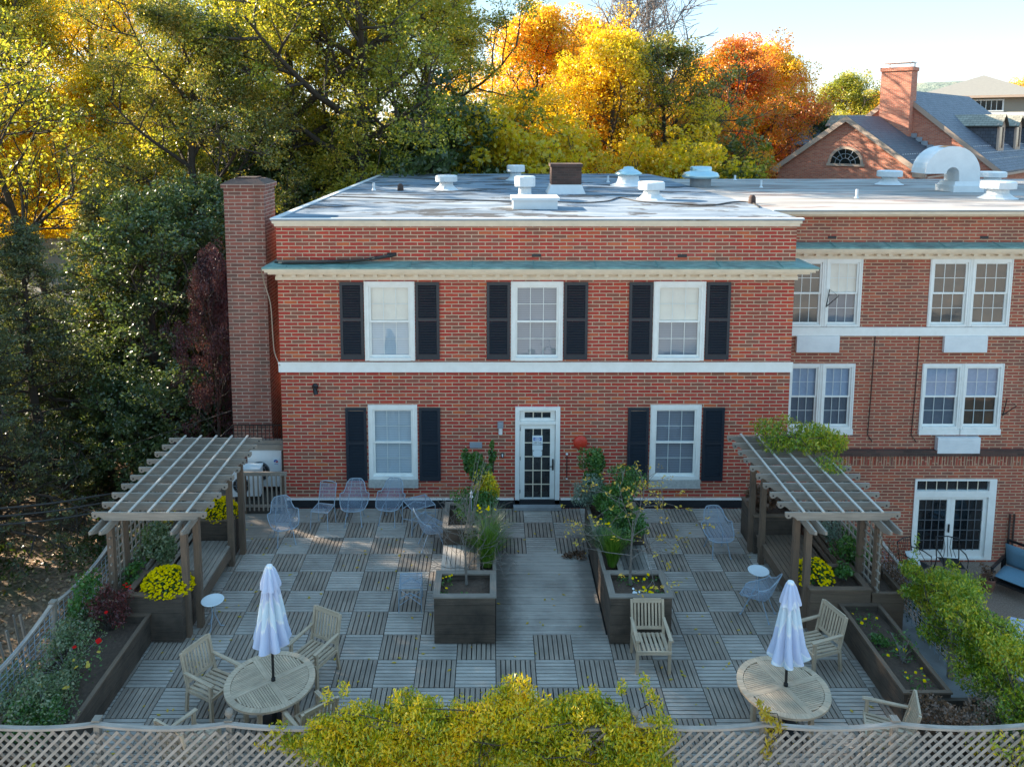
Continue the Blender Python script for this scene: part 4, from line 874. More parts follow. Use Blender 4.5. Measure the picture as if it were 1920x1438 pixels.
# AC corner railing
def wood_rail():
    x0, x1, y = -6.03, -4.95, 17.95; r = thing('deck_railing', 'short grey timber railing in front of the air conditioners at the house corner', 'railing', (x0, y, 0))
    m = MB(); m.box(0, x1 - x0, -.03, .03, 1.0, 1.09); m.build('top_rail', 'grey_wood', r); m = MB(); m.box(0, x1 - x0, -.02, .02, .2, .26); m.build('bottom_rail', 'grey_wood', r)
    for k in range(10): m = MB(); m.box(.04 + k * .11, .075 + k * .11, -.042, -.022, .12, 1.04); m.build('baluster', 'grey_wood', r)
    for k in (0, x1 - x0 - .16): m = MB(); m.box(k, k + .07, .031, .09, 0, 1.02); m.build('post', 'brown_wood', r)
wood_rail()
def ac(label, x, y, z, wd, h, rz=0, logo=True):
    r = thing('air_conditioner', label, 'air conditioner', (x, y, z), rz); d = .32
    m = MB(); m.box(-wd / 2, wd / 2, 0, d, .04, h); m.build('casing', 'vent_white', r); m = MB(); m.box(-wd / 2 - .012, wd / 2 + .012, -.012, d + .012, h, h + .025); m.build('lid', 'sign_white', r)
    fr_ = min(h * .4, wd * .3); c = (-wd * .15, h * .45); m = MB(); m.prism([(c[0] + fr_ * math.cos(a * PI / 12), c[1] + fr_ * math.sin(a * PI / 12)) for a in range(24)], lambda q: (q[0], -.006, q[1]), lambda q: (q[0], -.001, q[1])); m.build('fan_opening', 'gasket', r)
    m = MB()
    for rr in (.3, .6, .95): m.tube([(c[0] + fr_ * rr * math.cos(a * PI / 12), -.014, c[1] + fr_ * rr * math.sin(a * PI / 12)) for a in range(24)], .005, 4, closed=True)
    for a in range(8): m.tube([(c[0], -.014, c[1]), (c[0] + fr_ * math.cos(a * PI / 4), -.014, c[1] + fr_ * math.sin(a * PI / 4))], .004, 4)
    m.build('fan_guard', 'grey_plastic', r)
    for q in (-wd / 2 + .08, wd / 2 - .12): m = MB(); m.box(q, q + .05, .02, d - .02, -.08, .039); m.build('foot', 'gasket', r)
    if logo:
        lx, lz = wd / 2 - .13, h * .72; m = MB(); m.box(lx - .09, lx + .1, -.004, -.0005, lz - .3, lz + .1); m.build('label_panel', 'sign_white', r)
        m = MB(); outer = [(lx - .01 + .052 * math.cos(a), lz + .045 * math.sin(a)) for a in [PI * (1.15 - k / 10 * 1.1) for k in range(11)]]; inner = [(lx + .012 + .03 * math.cos(a), lz - .008 + .024 * math.sin(a)) for a in [PI * (.05 + k / 10 * 1.1) for k in range(11)]]
        m.prism(outer + inner, lambda q: (q[0], -.007, q[1]), lambda q: (q[0], -.0045, q[1])); m.build('logo_arc', 'sign_blue', r)
        m = MB(); m.prism([(lx + .018 + .028 * math.cos(a * PI / 6), lz - .012 + .022 * math.sin(a * PI / 6)) for a in range(12)], lambda q: (q[0], -.0075, q[1]), lambda q: (q[0], -.0046, q[1])); m.build('logo_dot', 'sign_red', r)
        m = MB()
        for k in range(4): m.box(lx - .042 + k * .024, lx - .028 + k * .024, -.0065, -.0045, lz - .075, lz - .055)
        m.build('logo_mark', 'sign_blue', r)
    return r
ac('tall white air conditioner with a red and blue mark, nearest the house wall', -5.72, 18.75, .3, .85, .98)
ac('lower white air conditioner just behind the timber railing', -6.05, 18.25, .28, .7, .72, .06, False)
m = MB(); m.box(-7.2, XL - .02, 18.0, 19.6, -.06, .12); m.box(-6.5, -5.2, 18.2, 19.1, .122, .2); tag(m.build('equipment_pad', 'old_fence', org=(-6, 18.8, 0)), kind='structure')
r = thing('stair_landing', 'grey timber landing with a low black iron railing beside the chimney stack', 'landing', (-5.9, 18.85, -3))
m = MB(); m.box(-.62, .76, -.05, .1, 4.45, 4.52); m.box(-.3, .76, -.12, .06, 4.3, 4.44); m.build('platform', 'grey_wood', r)
m = MB(); m.box(-.6, .74, -.02, 0, 4.9, 4.925); 
for k in range(14): m.box(-.6 + .1 * k, -.585 + .1 * k, -.018, -.004, 4.52, 4.9)
m.bar((-.6, -.01, 4.91), (-.85, -.2, 4.7), .02, .02); m.build('railing', 'black_metal', r)
m = MB(); m.box(-.55, -.48, 0, .08, 0, 4.3); m.box(.6, .67, 0, .08, 0, 4.3); m.build('support', 'brown_wood', r)
# ------------------------------------------------------------------ perimeter fences
def sag(a, b, s, n=10): a, b = Vector(a), Vector(b); return [a.lerp(b, k / n) - Vector((0, 0, 4 * s * (k / n) * (1 - k / n))) for k in range(n + 1)]
def fence(label, pts, ztop, s, fin, latt=True, wire=False, mat='lattice_wood'):
    r = thing('lattice_fence' if latt else 'wire_fence', label, 'fence', (pts[0][0], pts[0][1], -.06)); o = Vector((pts[0][0], pts[0][1], 0)); r.location = o
    for i, p in enumerate(pts):
        m = MB(); x, y = p[0] - o.x, p[1] - o.y; m.box(x - .04, x + .04, y + .02, y + .1, -.05, ztop + .04); m.box(x - .055, x + .055, y + .0, y + .115, ztop + .041, ztop + .065); ps = m.build('post', 'grey_wood', r)
        if i in fin: m = MB(); m.lathe([(.03, .066), (.025, .085), (.05, .11), (.06, .15), (.045, .19), (.02, .205), (.001, .215)], (x, y + .06, ztop), 12); m.build('finial', 'cap_wood', ps, smooth=True)
    for a, b in zip(pts, pts[1:]):
        A = Vector((a[0] - o.x, a[1] - o.y, ztop)); Bv = Vector((b[0] - o.x, b[1] - o.y, ztop)); c = sag(A, Bv, s)
        m = MB(); d = (Bv - A).normalized(); n = Vector((-d.y, d.x, 0))
        m.grid([[q + n * wx + Vector((0, 0, wz)) for wx, wz in ((-.035, 0), (.035, 0), (.035, .035), (-.035, .035))] for q in c], closed=True, uvs=lambda a_, b_: (a_ * .2, b_ * .05)); m.build('top_rail', 'lattice_wood', r)
        L = (Bv - A).length; zt, zb = ztop - .1, .04
        if latt:
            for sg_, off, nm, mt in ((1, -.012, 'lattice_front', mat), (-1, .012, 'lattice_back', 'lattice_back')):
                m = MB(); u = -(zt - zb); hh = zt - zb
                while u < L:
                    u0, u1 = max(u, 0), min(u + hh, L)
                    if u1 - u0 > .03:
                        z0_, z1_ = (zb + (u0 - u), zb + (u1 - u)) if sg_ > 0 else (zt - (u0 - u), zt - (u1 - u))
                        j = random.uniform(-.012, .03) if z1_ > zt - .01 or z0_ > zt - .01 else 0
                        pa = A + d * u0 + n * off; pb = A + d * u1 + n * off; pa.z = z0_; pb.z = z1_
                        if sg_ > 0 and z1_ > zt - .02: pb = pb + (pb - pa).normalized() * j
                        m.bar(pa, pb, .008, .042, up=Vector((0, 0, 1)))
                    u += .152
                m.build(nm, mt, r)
        if wire:
            m = MB(); z = .12
            while z < ztop - .05: m.tube([A * 1 + Vector((0, 0, z - ztop)), Bv + Vector((0, 0, z - ztop))], .006, 4); z += .1
            u = .08
            while u < L: q = A + d * u; m.tube([(q.x, q.y, .05), (q.x, q.y, ztop - 4 * s * (u / L) * (1 - u / L))], .006, 4); u += .15
            m.build('wire_panel', 'wire_metal', r)
    return r
fence('long grey diagonal lattice fence along the front edge of the deck', [(-9.1, 9.9), (-7.3, 9.9), (-5.5, 9.9), (-3.66, 9.9), (-1.75, 9.9), (.2, 9.9), (1.98, 9.9), (3.78, 9.9), (5.6, 9.9), (7.6, 9.9), (9.6, 9.9)], 1.09, .07, (3, 5, 6))
fence('open wire fence with a sagging pale top rail on the left edge of the deck', [(-7.62, 14.85), (-7.62, 12.6), (-7.62, 9.98)], 1.1, .14, (0,), False, True)
fence('open wire fence with a sagging pale top rail on the right edge of the deck', [(7.8, 15.0), (7.85, 12.3), (7.9, 9.98)], 1.1, .14, (), False, True)
# pickets leaning outside the left fence
r = thing('picket_fence', 'row of split grey pickets outside the wire fence at the lower left', 'fence', (-8.1, 12, -1))
for k in range(17):
    y = 12.9 - k * .2; h = 1.75 + .12 * math.sin(k * 1.7); m = MB(); m.hexa([(-.03, y - 12.04, 0), (0, y - 12.04, 0), (0, y - 11.96, 0), (-.03, y - 11.96, 0), (-.25 - .03, y - 12.03 + random.uniform(-.04, .04), h), (-.25, y - 12.03, h), (-.25, y - 11.985, h), (-.28, y - 11.985, h)]); m.build('picket', 'grey_wood', r)
m = MB(); m.bar((-.02, 1, .5), (-.02, -2.5, .5), .05, .07); m.bar((-.14, 1, 1.3), (-.14, -2.5, 1.3), .05, .07); m.build('rail', 'grey_wood', r)
# ------------------------------------------------------------------ furniture
def teak_chair():
    r = thing('garden_armchair', 'x', 'armchair'); W, D = .3, .26
    m = MB()
    for k in range(7): x = -.235 + k * .0785; m.hexa([(x - .024, -D, .425), (x + .024, -D, .425), (x + .024, D, .405), (x - .024, D, .405), (x - .024, -D, .445), (x + .024, -D, .445), (x + .024, D, .425), (x - .024, D, .425)])
    m.box(-W, W, -D - .03, -D + .0, .38, .44); m.box(-W, W, D - .02, D + .02, .36, .403); m.build('seat', 'teak', r)
    m = MB()
    def bk(x, z): return Vector((x, .27 + (z - .42) * .22, z))
    for s_ in (-1, 1): m.bar(bk(s_ * .275, .42), bk(s_ * .275, .97), .045, .04)
    m.bar(bk(-.25, .95), bk(.25, .95), .03, .075, up=(0, .2, 1)); m.bar(bk(-.25, .5), bk(.25, .5), .03, .05, up=(0, .2, 1))
    for k in range(8): x = -.215 + k * .0615; m.bar(bk(x, .52), bk(x, .92), .035, .014)
    m.build('backrest', 'teak', r)
    for s_ in (-1, 1):
        m = MB(); m.box(s_ * .275 - .025, s_ * .275 + .025, -D - .01, -D + .04, 0, .63); m.build('leg', 'teak', r)
        m = MB(); m.hexa([(s_ * .275 - .022, .3, 0), (s_ * .275 + .022, .3, 0), (s_ * .275 + .022, .345, 0), (s_ * .275 - .022, .345, 0), (s_ * .275 - .022, .25, .43), (s_ * .275 + .022, .25, .43), (s_ * .275 + .022, .295, .43), (s_ * .275 - .022, .295, .43)]); m.build('leg', 'teak', r)
        m = MB(); m.hexa([(s_ * .285 - .035, -D - .05, .63), (s_ * .285 + .035, -D - .05, .63), (s_ * .285 + .025, .32, .655), (s_ * .285 - .025, .32, .655), (s_ * .285 - .035, -D - .05, .655), (s_ * .285 + .035, -D - .05, .655), (s_ * .285 + .025, .32, .68), (s_ * .285 - .025, .32, .68)]); m.build('arm', 'teak', r)
        m = MB(); m.box(s_ * .275 - .015, s_ * .275 + .015, -D + .04, .25, .35, .4); m.build('side_rail', 'teak', r)
    return r
used = [False]
def place(protoobj, flag, x, y, rz, label, group, z=0):
    o = protoobj if not flag[0] else copy_tree(protoobj); flag[0] = True
    o.location = (x, y, z); o.rotation_euler = (0, 0, math.radians(rz)); o['label'] = label
    if group: o['group'] = group
    return o
tc = teak_chair(); tf = [False]; g = 'teak garden armchairs on the deck'
place(tc, tf, 2.76, 12.62, 0, 'teak armchair standing alone in front of the right walkway planter', g)
place(tc, tf, -4.5, 11.62, 62, 'teak armchair on the left side of the left round table', g)
place(tc, tf, -3.05, 12.35, -28 , 'teak armchair behind the left round table, near its umbrella', g)
place(tc, tf, -2.75, 10.72, -140, 'teak armchair on the right of the left round table, half hidden by the yellow vine', g)
place(tc, tf, -4.35, 10.35, 150, 'teak armchair against the lattice fence in front of the left round table', g)
place(tc, tf, 5.62, 12.62, -72, 'teak armchair behind the right round table beside the flower bed', g)
place(tc, tf, 5.85, 10.62, -112, 'teak armchair in the front right corner against the lattice fence', g)
def round_table(label, x, y, rz, R=.69):
    r = thing('round_table', label, 'table', (x, y, 0), rz); n = 40
    m = MB(); ri = R - .095
    for k in range(n):
        a, b = 2 * PI * k / n, 2 * PI * (k + 1) / n
        q = [(rr * math.cos(t), rr * math.sin(t)) for rr, t in ((ri, a), (R, a), (R, b), (ri, b))]
        m.hexa([(*p, .705) for p in q] + [(*p, .74) for p in q])
    m.build('rim', 'teak', r)
    m = MB(); cw = .05; m.box(-ri - .0, ri + .0, -cw, cw, .707, .7385); m.box(-cw, cw, cw + .001, ri, .707, .7385); m.box(-cw, cw, -ri, -cw - .001, .707, .7385); m.build('cross_bar', 'teak', r)
    for qd in range(4):
        sx_, sy_ = ((1, 1), (-1, 1), (-1, -1), (1, -1))[qd]; m = MB(); k = cw + .008
        while k < ri - .03:
            e = math.sqrt(max(0, ri * ri - (k + .028) ** 2))
            if e - cw > .04:
                if qd % 2: xs_ = sorted((sx_ * (cw + .003), sx_ * e)); ys_ = sorted((sy_ * k, sy_ * (k + .028)))
                else: ys_ = sorted((sy_ * (cw + .003), sy_ * e)); xs_ = sorted((sx_ * k, sx_ * (k + .028)))
                m.box(xs_[0], xs_[1], ys_[0], ys_[1], .715, .736)
            k += .036
        m.build('slat_panel', 'teak', r)
    for a in range(4): t = PI / 4 + a * PI / 2; m = MB(); m.box(.42 * math.cos(t) - .032, .42 * math.cos(t) + .032, .42 * math.sin(t) - .032, .42 * math.sin(t) + .032, 0, .704); m.build('leg', 'teak', r)
    m = MB(); m.box(-.4, .4, -.03, .03, .62, .7); m.box(-.03, .03, -.4, .4, .62, .699); m.build('apron', 'teak', r)
    return r
round_table('round slatted teak table at the front left of the deck', -3.47, 11.25, math.radians(38)); round_table('round slatted teak table at the front right of the deck', 4.5, 11.13, math.radians(18))
def umbrella(label, x, y, top, bot, seed):
    rng = random.Random(seed); r = thing('patio_umbrella', label, 'umbrella', (x, y, 0))
    m = MB(); m.tube([(0, 0, 0), (0, 0, top - .05)], .021, 10); m.lathe([(.24, .0), (.24, .05), (.05, .08), (.03, .3)], (0, 0, 0), 20); m.lathe([(.033, .74), (.035, .78), (.025, .79)], (0, 0, 0), 10); m.build('pole', 'black_rubber', r)
    def fabric(prof, name, amp, nn=8, per=8):
        m = MB(); N = nn * per; rows = []
        for k, (rad, z) in enumerate(prof):
            row = []
            for j in range(N):
                a = 2 * PI * j / N; f = abs(math.sin(a * nn / 2 + .3)) ; rr = rad * (1 - amp + amp * 1.5 * f) * (1 + .12 * math.sin(2.3 * a + seed * 2 + k * .25) * (k / len(prof))) + .01 * math.sin(3 * a + seed)
                zz = z + (.09 * (f - .5) if k == len(prof) - 1 and name == 'canopy' else 0)
                row.append((rr * math.cos(a + .12 * k * .3), rr * math.sin(a + .12 * k * .3), zz))
            rows.append(row)
        m.grid(rows, closed=True, uvs=lambda a_, b_: (b_ / per, prof[a_][1] * 1.0)); return m.build(name, 'umbrella_cloth', r, smooth=True)
    H = top
    fabric([(.05, H - .02), (.07, H - .1), (.1, H - .3), (.13, H - .5), (.17, H - .75), (.21, H - 1.0), (.25, bot + .12), (.27, bot)], 'canopy', .5)
    fabric([(.045, H), (.075, H - .05), (.11, H - .16), (.15, H - .3), (.155, H - .34)], 'vent_flap', .25)
    m = MB(); m.lathe([(.05, H - .03), (.055, H), (.045, H + .02), (.001, H + .03)], (0, 0, 0), 14); m.build('top_cap', 'vent_white', r)
umbrella('closed white and pale blue umbrella in the left round table', -3.42, 11.25, 2.63, 1.36, 1); umbrella('closed white and pale blue umbrella in the right round table', 4.54, 11.13, 2.44, 1.2, 2)
# wire shell chairs
def wire_chair(name='wire_chair', high=1.0):
    r = thing(name, 'x', 'chair'); prof = [(-.30, .40, .19, .02, 0), (-.24, .39, .27, .05, 0), (-.1, .375, .32, .12, .0), (.05, .37, .34, .2, .02), (.18, .39, .345, .26, .08), (.25, .47, .33, .2, .16), (.29, .58, .27, .08, .14), (.33, .7, .235, .02, .07), (.37, .82 * high, .21, .0, .04), (.395, .9 * high, .15, -.02, .02)]
    rows = []
    for y, z, hw, cz, cy in prof:
        row = []
        for k in range(13): s_ = -1 + k / 6; row.append((hw * math.sin(s_ * PI / 2 * .95) / math.sin(PI / 2 * .95), y - cy * s_ * s_, z + cz * abs(s_) ** 2.2))
        rows.append(row)
    m = MB(); m.grid(rows, uvs=lambda a, b: (b * .052, a * .085)); m.build('shell', 'wire_mesh', r, smooth=True)
    rim = rows[0] + [q[-1] for q in rows[1:]] + rows[-1][::-1][1:] + [q[0] for q in rows[::-1]][1:-1]
    m = MB(); m.tube(rim, .011, 5, closed=True)
    m.tube([q[4] for q in rows], .006, 4); m.tube([q[8] for q in rows], .006, 4); m.build('rim', 'wire_metal', r)
    for sx_ in (-1, 1):
        m = MB(); m.tube([(sx_ * .15, -.12, .385), (sx_ * .2, -.27, .0)], .011, 5); m.lathe([(.02, 0), (.02, .02), (.001, .022)], (sx_ * .2, -.27, 0), 8); m.build('leg', 'wire_metal', r)
        m = MB(); m.tube([(sx_ * .15, .12, .375), (sx_ * .2, .27, .0)], .011, 5); m.lathe([(.02, 0), (.02, .02), (.001, .022)], (sx_ * .2, .27, 0), 8); m.build('leg', 'wire_metal', r)
    return r
wc = wire_chair(); wf = [False]; g = 'pale blue wire mesh chairs on the deck'
place(wc, wf, -4.72, 16.75, 25, 'pale wire shell chair nearest the timber railing at the left', g)
place(wc, wf, -3.28, 17.62, 3, 'pale wire shell chair by the left shutter of the ground floor window', g)
place(wc, wf, -2.43, 17.65, -12, 'tall pale wire shell chair right under the ground floor window sill', g)
place(wc, wf, -1.35, 16.5, 105, 'pale wire shell chair turned sideways beside the left walkway planter', g)
place(wc, wf, 4.97, 16.25, 4, 'pale wire shell chair alone on the right part of the deck near the pergola', g)
place(wc, wf, 5.12, 14.05, -125, 'pale wire shell chair turned away beside the right bench and umbrella', g)
def wire_table(name, label, x, y, rz, w, d, h, deco=True, z=0):
    r = thing(name, label, 'table', (x, y, z), math.radians(rz))
    m = MB(); m.grid([[(-w / 2 + w * a / 4, -d / 2 + d * b / 4, h) for a in range(5)] for b in range(5)], uvs=lambda a, b: (b * w / 4, a * d / 4)); m.build('table_top', 'wire_mesh', r)
    m = MB(); m.tube([(-w / 2, -d / 2, h), (w / 2, -d / 2, h), (w / 2, d / 2, h), (-w / 2, d / 2, h)], .012, 5, closed=True); m.build('rim', 'wire_metal', r)
    for a, b in ((-1, -1), (1, -1), (1, 1), (-1, 1)): m = MB(); m.tube([(a * w / 2, b * d / 2, h), (a * w / 2 * 1.04, b * d / 2 * 1.04, 0)], .011, 5); m.build('leg', 'wire_metal', r)
    m = MB()
    for b in (-1, 1):
        m.tube([(-w / 2, b * d / 2, h - .22), (0, b * d / 2, h - .1), (w / 2, b * d / 2, h - .22)], .009, 4)
        for k in range(7): x_ = -w / 2 + w * (k + .5) / 7; m.tube([(x_ + .02 * math.cos(t), b * d / 2, h - .1 - .1 * abs(x_ / w * 2) + .02 * math.sin(t) - .02) for t in [PI / 3 * q for q in range(6)]], .005, 4, closed=True)
    m.tube([(-w / 2, -d / 2, .15), (w / 2, d / 2, .15)], .008, 4); m.tube([(w / 2, -d / 2, .15), (-w / 2, d / 2, .15)], .008, 4)
    m.build('apron', 'wire_metal', r)
    return r
wire_table('wire_table', 'square pale wire table with scrolled apron between the window and the left planter', -1.72, 17.35, 28, .58, .58, .62)
wire_table('wire_table', 'low square pale wire table standing alone left of the front walkway planter', -1.6, 14.35, 3, .42, .5, .5)
# folding wire side chair
r = thing('wire_side_chair', 'small upright pale wire chair with a square back beside the railing chair', 'chair', (-3.98, 17.4, 0), math.radians(-12))
m = MB(); m.grid([[(-.2 + .1 * a, -.2 + .1 * b, .45) for a in range(5)] for b in range(5)], uvs=lambda a, b: (b * .1, a * .1)); m.build('seat', 'wire_mesh', r)
m = MB(); m.grid([[(-.19 + .095 * a, .22 + .03 * b, .55 + .09 * b) for a in range(5)] for b in range(5)], uvs=lambda a, b: (b * .1, a * .1)); m.build('backrest', 'wire_mesh', r)
m = MB(); m.tube([(-.21, -.21, .45), (.21, -.21, .45), (.21, .21, .45), (-.21, .21, .45)], .012, 5, closed=True); m.tube([(-.2, .2, .45), (-.2, .36, .92), (-.1, .37, .95), (.1, .37, .95), (.2, .36, .92), (.2, .2, .45)], .012, 5); m.build('frame', 'wire_metal', r)
for a, b in ((-1, -1), (1, -1), (1, 1), (-1, 1)): m = MB(); m.tube([(a * .2, b * .2, .45), (a * .22, b * .23, 0)], .011, 5); m.build('leg', 'wire_metal', r)
def side_table(label, x, y, h=.56, R=.2):
    r = thing('side_table', label, 'table', (x, y, 0)); m = MB(); m.lathe([(.001, h - .01), (R, h - .008), (R + .01, h + .005), (R, h + .012), (R - .02, h + .004), (.001, h + .002)], (0, 0, 0), 22); m.build('table_top', 'sign_white', r, smooth=True)
    for k in range(3): a = k * 2 * PI / 3 + .4; m = MB(); m.tube([(.05 * math.cos(a), .05 * math.sin(a), h - .012), (.03 * math.cos(a), .03 * math.sin(a), h * .5), (.12 * math.cos(a), .12 * math.sin(a), .03), (.19 * math.cos(a), .19 * math.sin(a), .01)], .009, 5); m.build('leg', 'wire_metal', r)
side_table('small round pale metal table beside the left pergola post', -5.22, 13.62); side_table('small round pale metal table by the right pergola bench', 5.3, 14.6)
# lower patio furniture
def iron_chair():
    r = thing('iron_armchair', 'x', 'armchair'); m = MB(); m.grid([[(-.26 + .13 * a, -.26 + .13 * b, .42) for a in range(5)] for b in range(5)]); m.build('seat', 'black_metal', r)
    m = MB(); 
    for s_ in (-1, 1): m.tube([(s_ * .28, .26, .42), (s_ * .29, .36, .95)], .016, 5)
    m.tube([(-.29, .36, .95), (0, .38, .98), (.29, .36, .95)], .016, 5)
    for k in range(5): x = -.2 + .1 * k; m.tube([(x, .26, .45), (x * .6, .32, .7), (x, .37, .96)], .008, 4)
    m.build('backrest', 'black_metal', r)
    for s_ in (-1, 1):
        m = MB(); m.tube([(s_ * .3, .33, .68), (s_ * .33, .0, .7), (s_ * .31, -.24, .66), (s_ * .29, -.26, .45)], .016, 5); m.build('arm', 'black_metal', r)
        m = MB(); m.tube([(s_ * .27, -.26, .42), (s_ * .3, -.3, .25), (s_ * .26, -.27, .1), (s_ * .3, -.33, 0)], .016, 5); m.build('leg', 'black_metal', r)
        m = MB(); m.tube([(s_ * .27, .26, .42), (s_ * .28, .3, .2), (s_ * .3, .36, 0)], .016, 5); m.build('leg', 'black_metal', r)
    return r
ic = iron_chair(); jf = [False]
place(ic, jf, 11.35, 19.7, 30, 'black iron armchair holding a white cushion at the left of the patio doors', 'black iron armchairs by the patio doors', -2.715)
place(ic, jf, 12.35, 19.75, -10, 'empty black iron armchair in front of the patio doors', 'black iron armchairs by the patio doors', -2.715)
def cushion(name, label, cat, loc, rot, w, d, t, mat, parent=None):
    m = MB(); rows = []
    for b in range(9):
        for sgn in (1,): rows.append([(w * (a / 8 - .5), d * (b / 8 - .5), t * .5 * (max(0, (1 - abs(a / 4 - 1) ** 4) * (1 - abs(b / 4 - 1) ** 4))) ** .5) for a in range(9)])
    m.grid(rows); m.grid([[(x, y, -z) for x, y, z in row][::-1] for row in rows]); o = m.build(name, mat, parent, smooth=True); o.location = loc; o.rotation_euler = rot
    return tag(o, label, cat) if label else o
cushion('cushion', 'white square cushion leaning in the left black iron armchair', 'cushion', (11.27, 19.68, -2.14), (.9, .2, .5), .42, .42, .14, 'pillow')
r = thing('lounge_chair', 'dark framed lounge chair with thick blue cushions at the right edge', 'lounge chair', (13.62, 19.05, -2.715), math.radians(-50)); r.scale = (1.1, 1.1, 1.1)
cushion('seat_cushion', None, None, (0, -.02, .42), (0, 0, 0), .68, .72, .17, 'blue_cushion', r); cushion('back_cushion', None, None, (0, .33, .72), (-1.25, 0, 0), .66, .66, .17, 'blue_cushion', r)
m = MB(); m.box(-.38, .38, -.38, .36, .26, .32); m.bar((-.36, .38, .3), (-.36, .55, .98), .05, .05); m.bar((.36, .38, .3), (.36, .55, .98), .05, .05); m.bar((-.36, .55, .98), (.36, .55, .98), .05, .05); m.build('frame', 'black_metal', r)
for s_ in (-1, 1):
    m = MB(); m.box(s_ * .39 - .03, s_ * .39 + .03, -.4, .42, .58, .62); m.build('arm', 'black_metal', r)
    for yy in (-.37, .35): m = MB(); m.box(s_ * .39 - .025, s_ * .39 + .025, yy - .025, yy + .025, 0, .58); m.build('leg', 'black_metal', r)
# open parasol of the lower patio
r = thing('parasol', 'open white and blue parasol on the lower patio at the right edge', 'umbrella', (10.0, 11.9, -2.715))
m = MB(); nseg = 8
ring = []
for k in range(nseg): a = 2 * PI * k / nseg + .35; ring.append(Vector((1.5 * math.cos(a), 1.5 * math.sin(a), 3.15)))
top = Vector((0, 0, 3.65)); n_ = 5
for k in range(nseg):
    a, b = ring[k], ring[(k + 1) % nseg]; m.grid([[top.lerp(a.lerp(b, q / n_), p / 4) - Vector((0, 0, .08 * math.sin(PI * q / n_) * p / 4)) for q in range(n_ + 1)] for p in range(5)], uvs=lambda a_, b_: (b_ * .3, a_ * .4))
m.build('canopy', 'umbrella_cloth', r, smooth=True); m = MB(); m.tube([(0, 0, 0), (0, 0, 3.6)], .03, 8); m.build('pole', 'vent_white', r)
r = thing('garden_lantern', 'small white garden lantern behind the green vine on the right fence', 'lantern', (8.35, 12.9, -2.715)); m = MB(); m.tube([(0, 0, 0), (0, 0, 3.1)], .02, 6); m.build('post', 'black_metal', r); m = MB(); m.lathe([(.09, 3.1), (.1, 3.13), (.05, 3.16), (.05, 3.24), (.06, 3.27), (.001, 3.32)], (0, 0, 0), 12); m.build('lamp_head', 'bulb', r)
# overhead and service cables
cable('service_cable', 'thin straight utility cable rising from the left edge to the chimney stack', [F(-40, 935, 20), F(0, 916, 20), F(440, 768, 19.2)], .012, 'cable_black')
for k, (v0, v1, lab) in enumerate(((953, 935, 'upper thick cable entering at the left edge below the pergola'), (968, 950, 'middle thick cable entering at the left edge below the pergola'), (984, 966, 'lower thick cable entering at the left edge below the pergola'))):
    cable('utility_cable', lab, [F(-60, v0 + 4, 15), F(0, v0, 15.2), F(100, (v0 + v1) / 2 - 1, 15.6), F(200, v1 - 8, 16.2), F(260, v1 - 14, 17)], .022, 'cable_black', group='thick cables at the left edge')
# ------------------------------------------------------------------ garden plants
def blob(rng, n, rx, ry, h, k=14, rl=.38, base=.15):
    c = rng.normal(size=(k, 3)); c /= np.linalg.norm(c, axis=1)[:, None]; c *= rng.uniform(.35, .8, k)[:, None]
    idx = rng.integers(0, k, n); o = rng.normal(size=(n, 3)); o *= (rng.uniform(.55, 1.05, n) / np.linalg.norm(o, axis=1))[:, None] * rl * rng.uniform(.7, 1.3, k)[idx][:, None]
    P = c[idx] + o; P[:, 2] = (P[:, 2] * .5 + .5); P *= np.array([rx, ry, h]); P[:, 2] = np.maximum(P[:, 2], 0) + base * h * .3
    return P
SEED = [100]
def bush(name, label, loc, rx, ry, h, n, size, mat, cat='plant', k=14, rl=.38, aspect=.5, stems=8, smat='bark', group=None, nz=.5, trail=0):
    SEED[0] += 1; rng = np.random.default_rng(SEED[0]); r = thing(name, label, cat, loc, 0, group)
    P = blob(rng, n, rx, ry, h, k, rl)
    child('foliage', leaves_mesh('foliage', P, size, mat, rng, aspect, nz), r)
    if stems:
        m = MB(); R = random.Random(SEED[0])
        for s in range(stems):
            q = P[R.randrange(len(P))]; b = (R.uniform(-.15, .15) * rx, R.uniform(-.15, .15) * ry, 0); mid = (b[0] * .5 + q[0] * .45, b[1] * .5 + q[1] * .45, q[2] * .55)
            m.tube([b, mid, tuple(q)], .008 + .006 * h, 4, r2=.003)
        m.build('stem', smat, r)
    return r
def grass(name, label, loc, R, h, n, mat, w=.012, cat='grass clump', droop=.9):
    SEED[0] += 1; rng = random.Random(SEED[0]); m = MB(); r = thing(name, label, cat, loc)
    for k in range(n):
        a = rng.uniform(0, 2 * PI); L = h * rng.uniform(.6, 1.1); out = R * rng.uniform(.1, 1.0); b = rng.uniform(0, .25) * R
        d = Vector((math.cos(a), math.sin(a), 0)); s = Vector((-d.y, d.x, 0)) * w / 2; pts = []
        for j in range(5): t = j / 4; pts.append(d * (b + out * t ** 1.6) + Vector((0, 0, L * (t - droop * .42 * (out / R) * t ** 2.6))))
        i0 = len(m.v)
        for j, p in enumerate(pts): q = s * (1 - .85 * j / 4); m.v += [tuple(p - q), tuple(p + q)]
        for j in range(4): m.f.append((i0 + 2 * j, i0 + 2 * j + 1, i0 + 2 * j + 3, i0 + 2 * j + 2)); m.u += [(0, 0)] * 4
    m.build('blades', mat, r); return r
